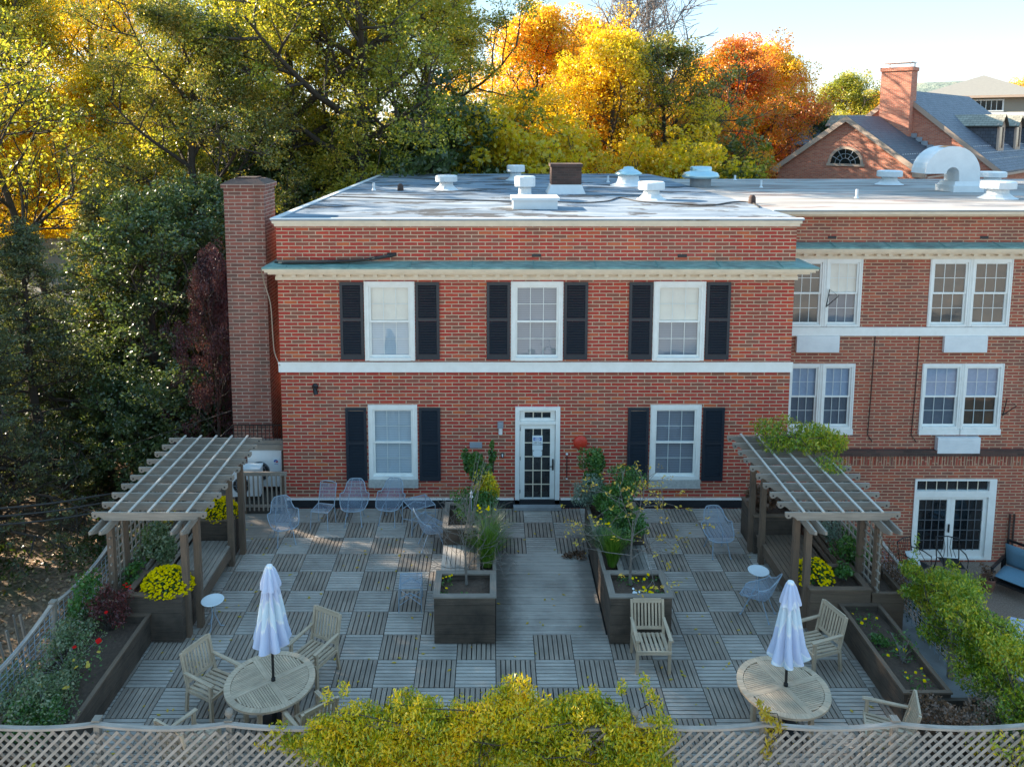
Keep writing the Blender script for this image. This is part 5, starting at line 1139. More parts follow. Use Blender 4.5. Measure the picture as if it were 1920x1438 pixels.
def flower_pts(mb, pts, rad, rng, n=7):
    for p in pts:
        a0 = rng.random() * 6; tz = Vector((rng.uniform(-.5, .5), rng.uniform(-.9, .2), 1)).normalized(); sx = tz.cross(Vector((0, 1, .2))).normalized(); sy = tz.cross(sx); rr = rad * rng.uniform(.6, 1.3)
        i0 = len(mb.v); mb.v.append(tuple(Vector(p) + tz * rr * .45))
        for k in range(n): a = a0 + 2 * PI * k / n; mb.v.append(tuple(Vector(p) + (sx * math.cos(a) + sy * math.sin(a)) * rr * (1 if k % 2 else .82)))
        for k in range(n): mb.f.append((i0, i0 + 1 + k, i0 + 1 + (k + 1) % n)); mb.u += [(0, 0)] * 3
def mum(label, loc, rx, ry, h, nf, rad=.032, green=900, sel=None):
    SEED[0] += 1; rng = np.random.default_rng(SEED[0]); R = random.Random(SEED[0]); r = thing('chrysanthemum', label, 'flower', loc)
    d = rng.normal(size=(green, 3)); d /= np.linalg.norm(d, axis=1)[:, None]; d[:, 2] = np.abs(d[:, 2]); P = d * np.array([rx, ry, h]) * rng.uniform(.75, .97, green)[:, None]
    child('foliage', leaves_mesh('foliage', P, .06, 'leaf_garden', rng, .6), r)
    pts = []
    i = 0
    while len(pts) < nf and i < 9000:
        i += 1; z = R.random(); a = R.uniform(0, 2 * PI); s = math.sqrt(1 - z * z); p = Vector((rx * s * math.cos(a), ry * s * math.sin(a), h * z)) * R.uniform(.97, 1.06)
        if all((p - q).length > rad * 1.0 for q in pts): pts.append(p)
    m = MB(); flower_pts(m, pts, rad, R); m.build('blossom', 'petal_yellow', r, smooth=False); return r
def marigolds(label, loc, rx, ry, h, nf, rad=.03, mat='petal_yellow', nleaf=120, lmat='leaf_garden', name='marigold', ls=.05):
    SEED[0] += 1; rng = np.random.default_rng(SEED[0]); R = random.Random(SEED[0]); r = thing(name, label, 'flower', loc)
    P = rng.uniform(-1, 1, (nleaf, 3)) * np.array([rx, ry, h * .4]); P[:, 2] += h * .45; child('foliage', leaves_mesh('foliage', P, ls, lmat, rng, .5), r)
    m = MB(); flower_pts(m, [(R.uniform(-rx, rx), R.uniform(-ry, ry), h * R.uniform(.8, 1.1)) for _ in range(nf)], rad, R, 8); m.build('blossom', mat, r); return r
# mums
mum('big yellow mum in the front box of the left pergola', (-5.98, 13.5, .86), .46, .36, .4, 420)
mum('yellow mum in the rear box of the left pergola', (-6.0, 16.3, .84), .43, .35, .38, 460, .03)
mum('sparser yellow mum in the front box of the right pergola', (6.1, 13.95, .78), .38, .34, .38, 230, .03, green=700)
# left pergola bed plants
bush('leafy_shrub', 'grey-green leafy shrub in the bed behind the left pergola bench', (-6.7, 14.6, .6), .5, .8, .85, 2600, .07, 'leaf_weedy', 'shrub')
bush('leafy_shrub', 'low green plants in the corner behind the big left mum', (-6.75, 13.8, .7), .3, .4, .45, 600, .07, 'leaf_garden', 'shrub')
grass('iris_clump', 'upright yellow-green sword leaves in the bed behind the left bench', (-6.8, 14.5, .8), .12, .75, 16, 'leaf_grass', .045, 'plant', .2)
bush('dry_shrub', 'dry yellow flowering stems against the left trellis', (-6.95, 15.7, .7), .2, .6, .8, 260, .06, 'leaf_yellow', 'plant')
bush('red_barberry', 'dark red twiggy shrub spilling over the left flower bed below the pergola post', (-6.8, 12.95, .45), .45, .35, .75, 1500, .045, 'leaf_maroon', 'shrub', stems=20)
marigolds('red salvia flower at the corner of the big left mum', (-6.55, 13.2, .85), .12, .08, .25, 6, .025, 'petal_red', 60, 'leaf_maroon', 'salvia')
bush('climbing_rose', 'green and yellow climber on the wire fence beside the left pergola post', (-7.35, 13.2, .3), .25, .5, 1.0, 900, .075, 'leaf_garden', 'climber')
bush('silver_plant', 'pale silvery plants along the wire fence in the left flower bed', (-7.2, 12.4, .4), .4, .7, .55, 1300, .06, 'leaf_weedy', 'plant')
bush('garden_plant', 'loose green weedy plants in the middle of the left flower bed', (-6.85, 11.3, .4), .45, .75, .45, 1200, .06, 'leaf_weedy', 'plant')
bush('garden_plant', 'green plants with orange flowers near the front of the left flower bed', (-6.75, 10.5, .4), .5, .5, .55, 1200, .06, 'leaf_garden', 'plant')
bush('overgrown_shrub', 'tangled grey-green overgrowth covering the wire fence at the lower left', (-7.7, 10.8, -.2), .5, 1.4, 1.2, 3200, .06, 'leaf_weedy', 'shrub', k=26, stems=35, smat='bark_pale')
bush('overgrown_shrub', 'grey-green seedy weeds filling the front of the left flower bed', (-6.75, 10.6, .3), .6, .7, .85, 2600, .05, 'leaf_weedy', 'shrub', k=24, stems=30, smat='bark_pale')
bush('overgrown_shrub', 'pale straggly stems over the middle of the left flower bed', (-7.0, 11.9, .35), .5, .8, .8, 1500, .045, 'leaf_weedy', 'shrub', k=22, stems=40, smat='bark_pale')
bush('overgrown_shrub', 'tangled weeds outside the pickets at the bottom left corner', (-8.4, 10.6, -1.2), .7, 1.4, 1.4, 2600, .07, 'leaf_weedy', 'shrub', k=26, stems=35, smat='bark_pale')
marigolds('orange marigolds in the middle of the left flower bed', (-6.65, 11.35, .5), .3, .5, .35, 8, .035, 'leaf_yellow', 120)
marigolds('red geranium blooms near the rear of the left flower bed', (-6.75, 12.2, .6), .35, .5, .35, 3, .045, 'petal_red', 80, name='geranium')
marigolds('yellow daisies by the fence at the bottom left of the lattice', (-6.0, 9.75, .2), .6, .1, .35, 9, .035, 'leaf_yellow', 150)
# right bed
bush('sage_bush', 'blue-green bushy plant behind the right pergola bench', (7.0, 15.3, .7), .4, .5, .7, 1500, .05, 'leaf_sage', 'shrub', aspect=.3)
bush('leafy_shrub', 'green leafy shrub behind the right pergola bench near the trellis', (7.15, 14.6, .65), .4, .6, .75, 1900, .07, 'leaf_garden', 'shrub')
bush('leafy_shrub', 'low green plants beside the mum in the right corner box', (6.7, 13.95, .75), .25, .3, .3, 350, .07, 'leaf_garden', 'shrub')
bush('maroon_shrub', 'dusky maroon hydrangea in the dark box at the rear of the right bench', (6.1, 16.6, .8), .45, .4, .6, 700, .11, 'leaf_dry', 'shrub', aspect=.75)
bush('dry_vine', 'dry brown vine tangled on the wire fence beside the right pergola', (7.75, 14.3, .1), .3, 1.0, 1.25, 1600, .05, 'leaf_dry', 'vine', stems=25)
bush('weedy_ground_plants', 'scrubby green plants on the ledge outside the right wire fence', (8.2, 14.0, -.6), .4, 1.3, 1.1, 1900, .06, 'leaf_green', 'plant')
for k, (x, y, n, lab) in enumerate(((6.7, 13.1, 4, 'yellow marigolds at the far end of the right flower bed'), (6.75, 12.3, 4, 'yellow marigolds and rose stem in the middle of the right flower bed'), (6.8, 11.5, 6, 'yellow marigolds at the near end of the right flower bed'))):
    marigolds(lab, (x, y, .44), .2, .25, .16, n, .032, nleaf=70)
bush('rose_bush', 'thin pale branched rose bush in the right flower bed', (6.9, 12.15, .42), .3, .5, .6, 160, .05, 'leaf_garden', 'shrub', stems=18, smat='bark_pale')
bush('low_plant', 'low green bushy plant in the right flower bed', (6.65, 12.5, .42), .22, .22, .22, 320, .05, 'leaf_garden', 'plant')
bush('dry_brush', 'brown and mauve dry brush spilling over the front right corner', (6.9, 10.5, .2), .65, .6, .75, 2600, .055, 'leaf_dry', 'shrub', k=20, stems=30)
bush('dry_brush', 'green weedy brush between the lattice and the right vine', (7.7, 10.5, .0), .6, .8, .8, 2200, .055, 'leaf_weedy', 'shrub', k=20, stems=20)
# central planters
def skel_plant(key, seed, H, r0, limbs, spread, per, sig, ls, mat, bark, **kw): proto(key, seed, H, r0, limbs, spread, per, sig, ls, mat, bark, **kw)
skel_plant('crab', 41, 1.75, .03, 9, 1.25, 6, .09, .075, 'leaf_yellow', 'bark_grey', aspect=.4, t0=.38, elev=20, sub=3, twig=2, minr=.0045, wig=.03)
skel_plant('bareshrub', 43, 1.15, .03, 10, .75, 0, .1, .05, 'leaf_dry', 'bark_grey', t0=.3, elev=35, sub=4, twig=3, minr=.004, wig=.03)
tree('crab', 'small_tree', 'small yellow-leaved sapling in the front of the right walkway planter', (2.6, 13.75, .8), .95, .5, sz=.78)
tree('bareshrub', 'small_tree', 'small leafless twiggy tree in the front of the left walkway planter', (-.48, 13.75, .8), .8, 1.0)
grass('ornamental_grass', 'tall bright green grass clump on the left walkway planter', (-.1, 14.4, .8), .5, 1.0, 520, 'leaf_grass', .014)
grass('ornamental_grass', 'blue-green arching grass behind the bright clump on the left walkway planter', (-.05, 15.25, .8), .6, .9, 420, 'leaf_bluegrass', .012)
grass('ornamental_grass', 'bright green upright grass clump on the right walkway planter', (2.35, 14.35, .82), .38, .75, 520, 'leaf_grass', .014, droop=.5)
grass('ornamental_grass', 'grey-green drooping grass mop on the right walkway planter', (2.25, 15.0, .82), .6, .55, 380, 'leaf_bluegrass', .011)
bush('ivy_climber', 'green forked climber rising against the wall above the left planter', (-.25, 17.0, 1.05), .4, .22, 1.1, 2600, .075, 'leaf_garden', 'climber', k=10)
bush('ivy_climber', 'left fork of the green climber reaching the plaque', (-.55, 17.3, 1.35), .2, .12, .6, 600, .075, 'leaf_garden', 'climber', k=5)
bush('ivy_climber', 'tall right fork of the green climber beside the wall lamp', (.02, 17.35, 1.35), .14, .1, .75, 420, .075, 'leaf_garden', 'climber', k=6)
bush('rusty_shrub', 'yellow and bronze shrub below the climber at the rear left planter', (-.12, 16.65, .85), .36, .3, .85, 1500, .06, 'leaf_vine', 'shrub')
bush('dark_shrub', 'dark green low shrub filling the rear of the left planter', (-.5, 16.3, .75), .6, .5, .65, 2600, .055, 'leaf_garden', 'shrub')
m = MB(); R_ = random.Random(5)
for k in range(9): m.tube([(R_.uniform(-.08, .08), 0, 0), (.1 + R_.uniform(-.1, .1), -.05, .8), (.32 + R_.uniform(-.15, .15), -.1, 1.65 + R_.uniform(-.2, .2))], .008, 4, r2=.003)
o = tag(m.build('bare_canes', 'bark_pale', org=(0, 0, 0)), 'bundle of long pale bare canes leaning in front of the left climber', 'branches'); o.location = (-.5, 15.6, .8)
marigolds('yellow daisies on tall stems over the left planter grass', (-.12, 14.95, 1.35), .22, .2, .3, 10, .032, nleaf=30)
marigolds('yellow marigolds at the back left corner of the front left planter box', (-.85, 13.75, .8), .1, .12, .14, 5, .028, nleaf=40)
marigolds('yellow marigold bud at the front left corner of the left planter box', (-.9, 13.4, .8), .08, .08, .1, 2, .026, nleaf=30)
bush('seedling', 'small green seedling in the front of the left planter box', (-.5, 13.35, .78), .1, .08, .14, 80, .05, 'leaf_garden', 'plant', k=5, stems=0)
marigolds('yellow marigolds around the sapling in the right planter box', (2.75, 13.75, .8), .4, .12, .14, 6, .028, nleaf=60)
marigolds('yellow marigolds at the front right of the right planter box', (2.95, 13.4, .8), .18, .1, .12, 6, .028, nleaf=60)
marigolds('small white flower plant in the front of the right planter box', (2.7, 13.35, .78), .13, .08, .15, 4, .03, 'sign_white', 120, 'leaf_sage', 'white_flower')
bush('holly_shrub', 'dark green upright shrub against the wall below the red bell', (2.33, 17.3, .7), .36, .28, 1.35, 2600, .07, 'leaf_garden', 'shrub')
bush('lavender_bush', 'silvery sage-green bush at the rear of the right planter', (2.15, 16.7, .8), .5, .42, .75, 2800, .05, 'leaf_sage', 'shrub', aspect=.35, k=18)
bush('azalea', 'green shrub beside the silvery bush in the rear right planter', (2.8, 16.4, .75), .72, .6, 1.15, 5000, .06, 'leaf_garden', 'shrub')
bush('azalea', 'low green shrub spreading in the middle of the right planter', (2.75, 15.6, .6), .6, .55, .9, 3600, .06, 'leaf_garden', 'shrub')
marigolds('yellow daisies on the edge of the right planter near the grass mop', (2.25, 15.0, 1.1), .2, .35, .25, 7, .03, nleaf=30)
r = thing('garden_stake', 'white garden ornament on a thin stake in the rear left planter', 'ornament', (-.45, 15.95, .8)); m = MB(); m.tube([(0, 0, 0), (0, 0, .62)], .008, 5); m.build('stake', 'wire_metal', r); m = MB(); m.lathe([(.001, .6), (.04, .64), (.02, .69), (.035, .73), (.001, .78)], (0, 0, 0), 8); m.build('figure', 'bulb', r)
bush('leaf_pile', 'small heap of dry brown leaves against the right walkway planter', (1.85, 16.1, 0), .28, .2, .1, 220, .08, 'leaf_dry', 'leaf pile', stems=0, k=6)
r = thing('potted_plant', 'dark pot with pale dry plant on the gravel by the patio doors', 'potted plant', (13.0, 19.2, -2.715)); m = MB(); m.lathe([(.13, 0), (.19, .3), (.2, .34), (.17, .34), (.15, .3), (.001, .29)], (0, 0, 0), 16); m.build('pot', 'terracotta', r, smooth=True)
rg = np.random.default_rng(5); child('foliage', leaves_mesh('foliage', blob(rg, 350, .25, .25, .45) + np.array([0, 0, .3]), .06, 'leaf_dry', rg, .4), r)
# vine on the right pergola
def vine(name, label, loc, boxes, per, size, mat, cat='vine', aspect=.34, stems=30, group=None, nz=.3, down=.6):
    SEED[0] += 1; rng = np.random.default_rng(SEED[0]); r = thing(name, label, cat, loc, 0, group); Ps = []
    for (cx, cy, cz, rx, ry, rz, f) in boxes:
        n = int(per * f); o = rng.normal(size=(n, 3)); o *= (rng.uniform(.45, 1.05, n) / np.linalg.norm(o, axis=1))[:, None]; Ps.append(o * np.array([rx, ry, rz]) + np.array([cx, cy, cz]))
    P = np.concatenate(Ps); d = np.zeros((len(P), 3)); d[:, 2] = -down
    child('foliage', leaves_mesh('foliage', P, size, mat, rng, aspect, nz, d), r); m = MB(); R = random.Random(SEED[0])
    for s in range(stems):
        p, q = P[R.randrange(len(P))], P[R.randrange(len(P))]; 
        if np.linalg.norm(p - q) > 1.2: q = p + (q - p) * .4
        m.tube([tuple(p), tuple((p + q) / 2 + np.array([R.uniform(-.1, .1), R.uniform(-.1, .1), R.uniform(-.2, .1)])), tuple(q)], .008, 4)
    m.build('stem', 'bark', r); return r
rr = random.Random(9)
vine('climbing_vine', 'green and yellow vine heaped on top of the rear of the right pergola', (6.55, 16.3, 2.45),
     [(rr.uniform(-.75, .8), rr.uniform(-.5, .55), .12 + rr.uniform(0, .28), .35, .35, .2, 1) for k in range(16)] + [(.5 + rr.uniform(-.3, .5), -1.0 + rr.uniform(-.3, .4), .05, .2, .2, .1, .25) for k in range(5)], 330, .075, 'leaf_vine_green')
bx = []
for k in range(46):
    t = k / 45; x = -2.35 + 4.75 * t; top = 1.33 + .2 * math.sin(x * 2.1 + 1) * .6 + .14 * math.sin(x * 5.3) - (.35 if x < -2 else 0) - (.25 if x > 2.1 else 0)
    for j in range(3): bx.append((x + rr.uniform(-.15, .15), rr.uniform(-.2, .25), top - .12 - j * .32 + rr.uniform(-.1, .05), .27, .25, .2, 1.0))
for k in range(10): bx.append((rr.uniform(-2.4, 2.4), rr.uniform(0, .25), 1.42 + rr.uniform(-.05, .14), .09, .09, .13, .12))
for k in range(12): bx.append((-2.9 + rr.uniform(-.3, .4), .05 + rr.uniform(-.1, .1), .75 + rr.uniform(-.3, .3), .16, .12, .13, .2))
vine('climbing_vine', 'long yellow-green vine hedge heaped over the front lattice fence', (0, 9.9, 0), bx, 620, .062, 'leaf_vine', stems=120)
bx = [(rr.uniform(-.35, .45), -1.55 + 3.1 * (k / 59) + rr.uniform(-.1, .1), (1.2 + .25 * math.sin(k / 59 * PI)) + rr.uniform(-.85, .12), rr.uniform(.18, .42), rr.uniform(.18, .38), rr.uniform(.12, .28), 1.0) for k in range(64)] + [(rr.uniform(-.3, .5), rr.uniform(-1.6, 1.6), 1.45 + rr.uniform(-.05, .15), .07, .07, .14, .07) for k in range(14)] + [(-.1, 1.9, 1.35, .08, .08, .25, .1), (.0, 2.05, 1.6, .05, .05, .2, .05), (-.25, 1.75, 1.3, .15, .15, .12, .2)]
vine('climbing_vine', 'large green vine mounded over the right wire fence', (7.98, 11.8, 0), bx, 700, .062, 'leaf_vine_green', stems=80)
vine('climbing_vine', 'small bright yellow sprig on the lattice below the right round table', (3.8, 9.9, .7), [(0, 0, .55, .1, .08, .1, 1), (.1, 0, .38, .17, .1, .1, 1.6), (.05, 0, .2, .1, .08, .12, 1), (.02, 0, 0, .09, .06, .12, .7), (-.1, 0, .7, .05, .04, .1, .5)], 60, .085, 'leaf_yellow', stems=6)
vine('climbing_vine', 'yellow vine tendrils dangling at the right end of the lattice', (7.3, 9.9, .6), [(rr.uniform(-.6, .6), rr.uniform(-.1, .2), rr.uniform(-.4, .3), .2, .15, .2, 1) for k in range(14)], 70, .07, 'leaf_vine', stems=20)
# fallen leaves
rng = np.random.default_rng(77)
P = np.column_stack([rng.uniform(-6.1, 6.3, 300), rng.uniform(9.95, 18.2, 300), np.full(300, .012)]); P = P[~((P[:, 0] > -1.1) & (P[:, 0] < 3.3) & (P[:, 1] > 13.1) & ((P[:, 0] < .08) | (P[:, 0] > 2.1)))]
tag(child('fallen_leaves', leaves_mesh('fallen_leaves', P, .075, 'leaf_yellow', rng, .5, 14), None), kind='stuff')
o = bpy.data.objects['fallen_leaves']; o.material_slots[0].link = 'OBJECT'; o.material_slots[0].material = MATS['leaf_yellow']
n = 26000; P = np.column_stack([rng.uniform(-30, -7.8, n), rng.uniform(8, 38, n), np.zeros(n)]); P[:, 2] = [terr(a, b) + .03 for a, b in P[:, :2]]
tag(child('leaf_litter', leaves_mesh('leaf_litter', P, .13, 'litter', rng, .6, 2.5), None), kind='stuff')
n = 22000; c = np.column_stack([rng.uniform(-28, -8.3, 60), rng.uniform(12, 36, 60)]); c = np.vstack([c, np.column_stack([rng.uniform(-13, -8.8, 14), rng.uniform(13, 20, 14)])]); c = c[(c[:, 1] > 20) | (c[:, 0] > -10)]; idx = rng.integers(0, len(c), n); P = np.column_stack([c[idx] + rng.normal(size=(n, 2)) * .7, np.zeros(n)]); P[:, 2] = [terr(a, b) for a, b in P[:, :2]]; P[:, 2] += rng.uniform(.02, .35, n)
tag(child('ground_cover', leaves_mesh('ground_cover', P, .12, 'leaf_green', rng, .6, 1), None), kind='stuff')
# ------------------------------------------------------------------ trees
proto('broad', 11, 20, .42, 22, 7.0, 150, .72, .125, 'leaf_yellowgreen', t0=.22, elev=28, sub=6, twig=4, minr=.02)
proto('highcrown', 19, 20, .55, 20, 6.6, 150, .72, .125, 'leaf_yellowgreen', t0=.42, elev=22, sub=6, twig=4, minr=.02, wig=.02)
proto('round', 12, 12, .26, 20, 4.2, 150, .6, .115, 'leaf_gold', t0=.12, elev=30, sub=5, twig=4, minr=.015)
proto('dense', 13, 11, .25, 26, 3.6, 48, .42, .14, 'leaf_darkgreen', t0=.06, elev=20, sub=5, twig=4, minr=.015, nz=1.0)
proto('hemlock', 14, 13, .24, 46, 3.6, 36, .32, .12, 'leaf_hemlock', t0=.1, elev=8, sub=6, twig=3, minr=.012, droop=.1, topshape=0, flat=.35, aspect=.4)
proto('bare', 15, 18, .3, 20, 6.0, 0, .5, .2, 'leaf_gold', 'bark_pale', t0=.28, elev=48, sub=7, twig=6, minr=.016)
proto('sparse', 16, 15, .26, 18, 4.6, 30, .45, .16, 'leaf_olive', t0=.3, elev=30, sub=6, twig=4, minr=.018)
proto('leaning', 17, 15, .2, 12, 4.2, 16, .6, .16, 'leaf_yellowgreen', t0=.42, elev=50, sub=5, twig=3, lean=(-.42, 0), minr=.02, wig=.05)
proto('bush', 18, 3.6, .08, 22, 1.9, 80, .3, .1, 'leaf_darkgreen', t0=.03, elev=35, sub=4, twig=3, minr=.008)
def T(key, u, Y, name, label, s=1, mat=None, rz=0, sz=None, z=-3.1, group=None, cat='tree', bark=None):
    x = (u - PX) * (Y + .9) / FPX; return tree(key, name, label, (x, Y, z), s, rz, mat, bark, sz, cat, group)
gA = 'trees behind the brick building'; gL = 'trees on the left slope'
T('hemlock', 75, 24, 'hemlock_tree', 'dark feathery hemlock with drooping boughs at the left edge', .78, rz=1, sz=.76, group=gL)
T('hemlock', -60, 21, 'hemlock_tree', 'dark hemlock half outside the left edge of the picture', .8, rz=2.5, sz=.72, group=gL)
T('hemlock', 190, 31, 'hemlock_tree', 'shaded hemlock standing behind the first one on the left slope', .8, rz=4, sz=.8, group=gL)
T('dense', 300, 27, 'magnolia_tree', 'glossy dark green magnolia left of the chimney stack', .9, sz=.88, group=gL)
T('dense', 235, 31, 'magnolia_tree', 'dull green evergreen between the hemlock and the magnolia', .72, rz=2, mat='leaf_olive', group=gL)
T('dense', 372, 30, 'magnolia_tree', 'dark evergreen behind the magnolia and the chimney stack', .9, rz=3, group=gL)
T('round', 412, 23.2, 'purple_plum_tree', 'slender purple-leaved tree touching the chimney stack', .3, 'leaf_purple', rz=1, sz=.68, group=gL)
T('leaning', 165, 30, 'leaning_tree', 'thin dark multi-limbed tree leaning to the left', 1.2, group=gL, bark='bark')
T('leaning', 150, 33, 'leaning_tree', 'second thinner tree leaning left behind the first leaning trunk', 1.1, rz=-.4, sz=1.2, group=gL)
T('round', 90, 44, 'golden_tree', 'golden tree glowing behind the leaning trunks at the far left', 1.15, rz=.3, group=gL)
T('round', -40, 40, 'golden_tree', 'golden tree cut by the left edge of the picture', 1.1, rz=1.7, group=gL)
T('round', 215, 47, 'golden_tree', 'bright golden tree left of the tall olive tree', 1.25, rz=2.2, group=gL)
T('round', 330, 43, 'golden_tree', 'gold and green tree low behind the magnolia', .95, 'leaf_yellowgreen', rz=3.1, group=gL)
T('broad', 385, 35, 'tall_olive_tree', 'tall dark olive-green tree towering left of the chimney stack', .86, 'leaf_olive', rz=.8, group=gL)
T('highcrown', 560, 41, 'tall_maple', 'tall yellow-green tree with a dark leaning fork left of centre', 1.08, rz=1.2, group=gA)
T('broad', 55, 47, 'tall_maple', 'tall yellow-green tree filling the top left corner', 1.05, rz=2.2, group=gL)
T('highcrown', 205, 54, 'tall_maple', 'tall golden-green tree behind the leaning trunks', 1.12, 'leaf_gold', rz=.7, group=gL)
T('highcrown', 682, 40, 'tall_maple', 'tall yellow-green tree with a straight dark trunk behind the roof', 1.12, rz=2.6, group=gA)
T('broad', 800, 47, 'tall_maple', 'tall yellow-green tree whose crown droops over the middle of the roof', 1.08, rz=4.4, group=gA)
T('broad', 480, 50, 'tall_maple', 'yellow-green tree behind the chimney stack', 1.1, 'leaf_yellowgreen', rz=5.4, group=gA)
T('round', 905, 50, 'yellow_maple', 'bushy yellow-green tree left of the orange tree', 1.05, 'leaf_yellowgreen', rz=1, group=gA)
T('round', 1005, 56, 'orange_maple', 'orange-topped maple in the middle of the skyline', 1.6, 'leaf_orange', rz=2, group=gA)
T('sparse', 985, 46, 'pine_tree', 'thin dark pine with flat layers in front of the orange maple', .78, 'leaf_darkgreen', rz=.5, group=gA)
T('round', 1130, 50, 'golden_maple', 'large golden-orange maple behind the roof chimney', 1.42, 'leaf_gold', rz=3, group=gA)
T('round', 1062, 58, 'golden_maple', 'golden maple filling the gap right of the orange-topped one', 1.25, 'leaf_gold', rz=4.1, group=gA)
T('round', 1290, 66, 'golden_maple', 'tall gold maple behind the thin-crowned oak', 1.4, 'leaf_gold', rz=2.9, group=gA)
T('round', 1300, 52, 'red_maple', 'low rust-red maple above the steel roof fan', 1.0, 'leaf_red', rz=5.1, group=gA)
T('dense', 1478, 70, 'evergreen_tree', 'dark green tree between the orange maples and the brick gable', 1.15, 'leaf_green', rz=1, group=gA)
T('round', 1105, 62, 'golden_maple', 'orange-gold maple standing behind the golden one', 1.6, 'leaf_orange', rz=5, group=gA)
T('round', 1195, 47, 'golden_maple', 'low golden tree right of the large golden maple', .85, 'leaf_gold', rz=1.5, group=gA)
T('bare', 1150, 60, 'bare_tree', 'tall leafless tree with a fan of fine twigs against the sky', 1.3, rz=1.0, group=gA)
T('sparse', 1232, 52, 'thin_oak', 'dark thin-crowned tree with ivy on its trunk right of the bare tree', 1.17, rz=2, group=gA)
T('bare', 1230, 58, 'bare_tree', 'leafless twiggy tree behind the thin-crowned tree', 1.25, rz=3.0, group=gA)
T('round', 1305, 58, 'red_maple', 'rust-orange maple left of the red-topped one', 1.1, 'leaf_orange', rz=2.4, group=gA)
T('round', 1370, 64, 'red_maple', 'red and orange maple left of the gabled brick house', 1.5, 'leaf_red', rz=.8, group=gA)
T('round', 1425, 68, 'orange_maple', 'yellow-orange maple with an open top left of the dark evergreen', 1.5, 'leaf_orange', rz=4.0, group=gA)
T('bare', 1440, 74, 'bare_tree', 'small pale leafless tree rising above the orange maple', 1.0, rz=5, group=gA)
T('dense', 1505, 70, 'evergreen_tree', 'dark green tree just left of the gabled brick house', 1.22, 'leaf_green', rz=2, group=gA)
T('round', 1575, 84, 'distant_tree', 'yellow-green tree behind the gable of the brick house', 1.4, 'leaf_yellowgreen', rz=1, group=gA)
T('round', 1625, 100, 'distant_tree', 'small orange tree left of the tall brick chimney', 1.3, 'leaf_orange', rz=3, group=gA)
T('round', 1930, 110, 'distant_tree', 'orange tree at the right edge behind the tan house', 1.6, 'leaf_orange', rz=3, group=gA)
for k, (x, y, s_, sz_, l) in enumerate(((-17, 15, 1.3, 1.7, 'added unseen evergreen keeping sun off the deck, nearest the camera'), (-20.5, 21, 1.3, 1.9, 'added unseen evergreen second in the sun-blocking row left of the deck'), (-26, 27, 1.3, 1.8, 'added unseen evergreen third in the sun-blocking row left of the deck'), (-27, 18, 1.6, 2.2, 'tall added unseen evergreen blocking sun farther out on the left'))):  # trees out of view, added to keep the low sun off the deck
    tree('dense', 'evergreen_tree', l, (x, y, -3.3), s_, k * 1.1, 'leaf_green', None, sz_, 'tree', gL)
gU = 'shrubs behind the roof line'
for k, (u, Y, s, mt, lab) in enumerate(((505, 41, 2.3, 'leaf_darkgreen', 'dark shrub right behind the chimney stack'), (600, 44, 2.4, 'leaf_green', 'green shrub at the far left corner of the roof'), (745, 43, 2.5, 'leaf_yellowgreen', 'yellow-green shrub behind the left roof vent'), (795, 42, 2.9, 'leaf_darkgreen', 'tall dark evergreen shrub behind the middle of the roof'),
      (860, 45, 2.8, 'leaf_yellowgreen', 'yellow-green shrub behind the middle of the roof'), (955, 43, 2.7, 'leaf_gold', 'golden shrub behind the white roof caps'), (1035, 47, 2.6, 'leaf_gold', 'dull gold shrub left of the roof chimney'), (1250, 46, 2.5, 'leaf_gold', 'golden shrub behind the dome vent'), (1300, 50, 2.5, 'leaf_olive', 'olive shrub behind the steel roof fan'), (1340, 48, 2.2, 'leaf_yellowgreen', 'yellow-green shrub between the fan and the brick house'), (1385, 46, 1.5, 'leaf_green', 'green shrub touching the gabled brick house'))):
    T('bush', u, Y, 'shrub', lab, s, mt, rz=k * 1.3, group=gU, cat='shrub')
gG = 'shrubs on the left slope'
for k, (u, Y, s, mt, lab) in enumerate(((250, 25, .95, 'leaf_darkgreen', 'dark shrub under the magnolia'), (330, 24, 1.0, 'leaf_darkgreen', 'dark glossy shrub left of the chimney foot'), (400, 25, .8, 'leaf_green', 'low green shrub at the chimney foot'), (180, 27, 1.0, 'leaf_darkgreen', 'dark shrub beside the old board fence'), (395, 20.5, .45, 'leaf_green', 'small shrub behind the left pergola'), (170, 15.8, .4, 'leaf_green', 'small green shrub under the thick cables'), (60, 29, 1.2, 'leaf_hemlock', 'grey-green shrub in front of the old board fence'), (300, 20, .35, 'leaf_vine_green', 'small yellow-green shrub on the slope'))):
    T('bush', u, Y, 'shrub', lab, s, mt, rz=k * 1.7, group=gG, cat='shrub')
# far wood reading as one mass
n = 26000; c = np.column_stack([rng.uniform(-95, 30, 90), rng.uniform(74, 120, 90), rng.uniform(-1, 10, 90)]); idx = rng.integers(0, 90, n)
P = c[idx] + rng.normal(size=(n, 3)) * np.array([4, 3, 2.6]); P[:, 2] = np.maximum(P[:, 2], -3)
tag(child('far_wood', leaves_mesh('far_wood', P, .75, 'leaf_far', rng, .7, .4), None), kind='stuff')
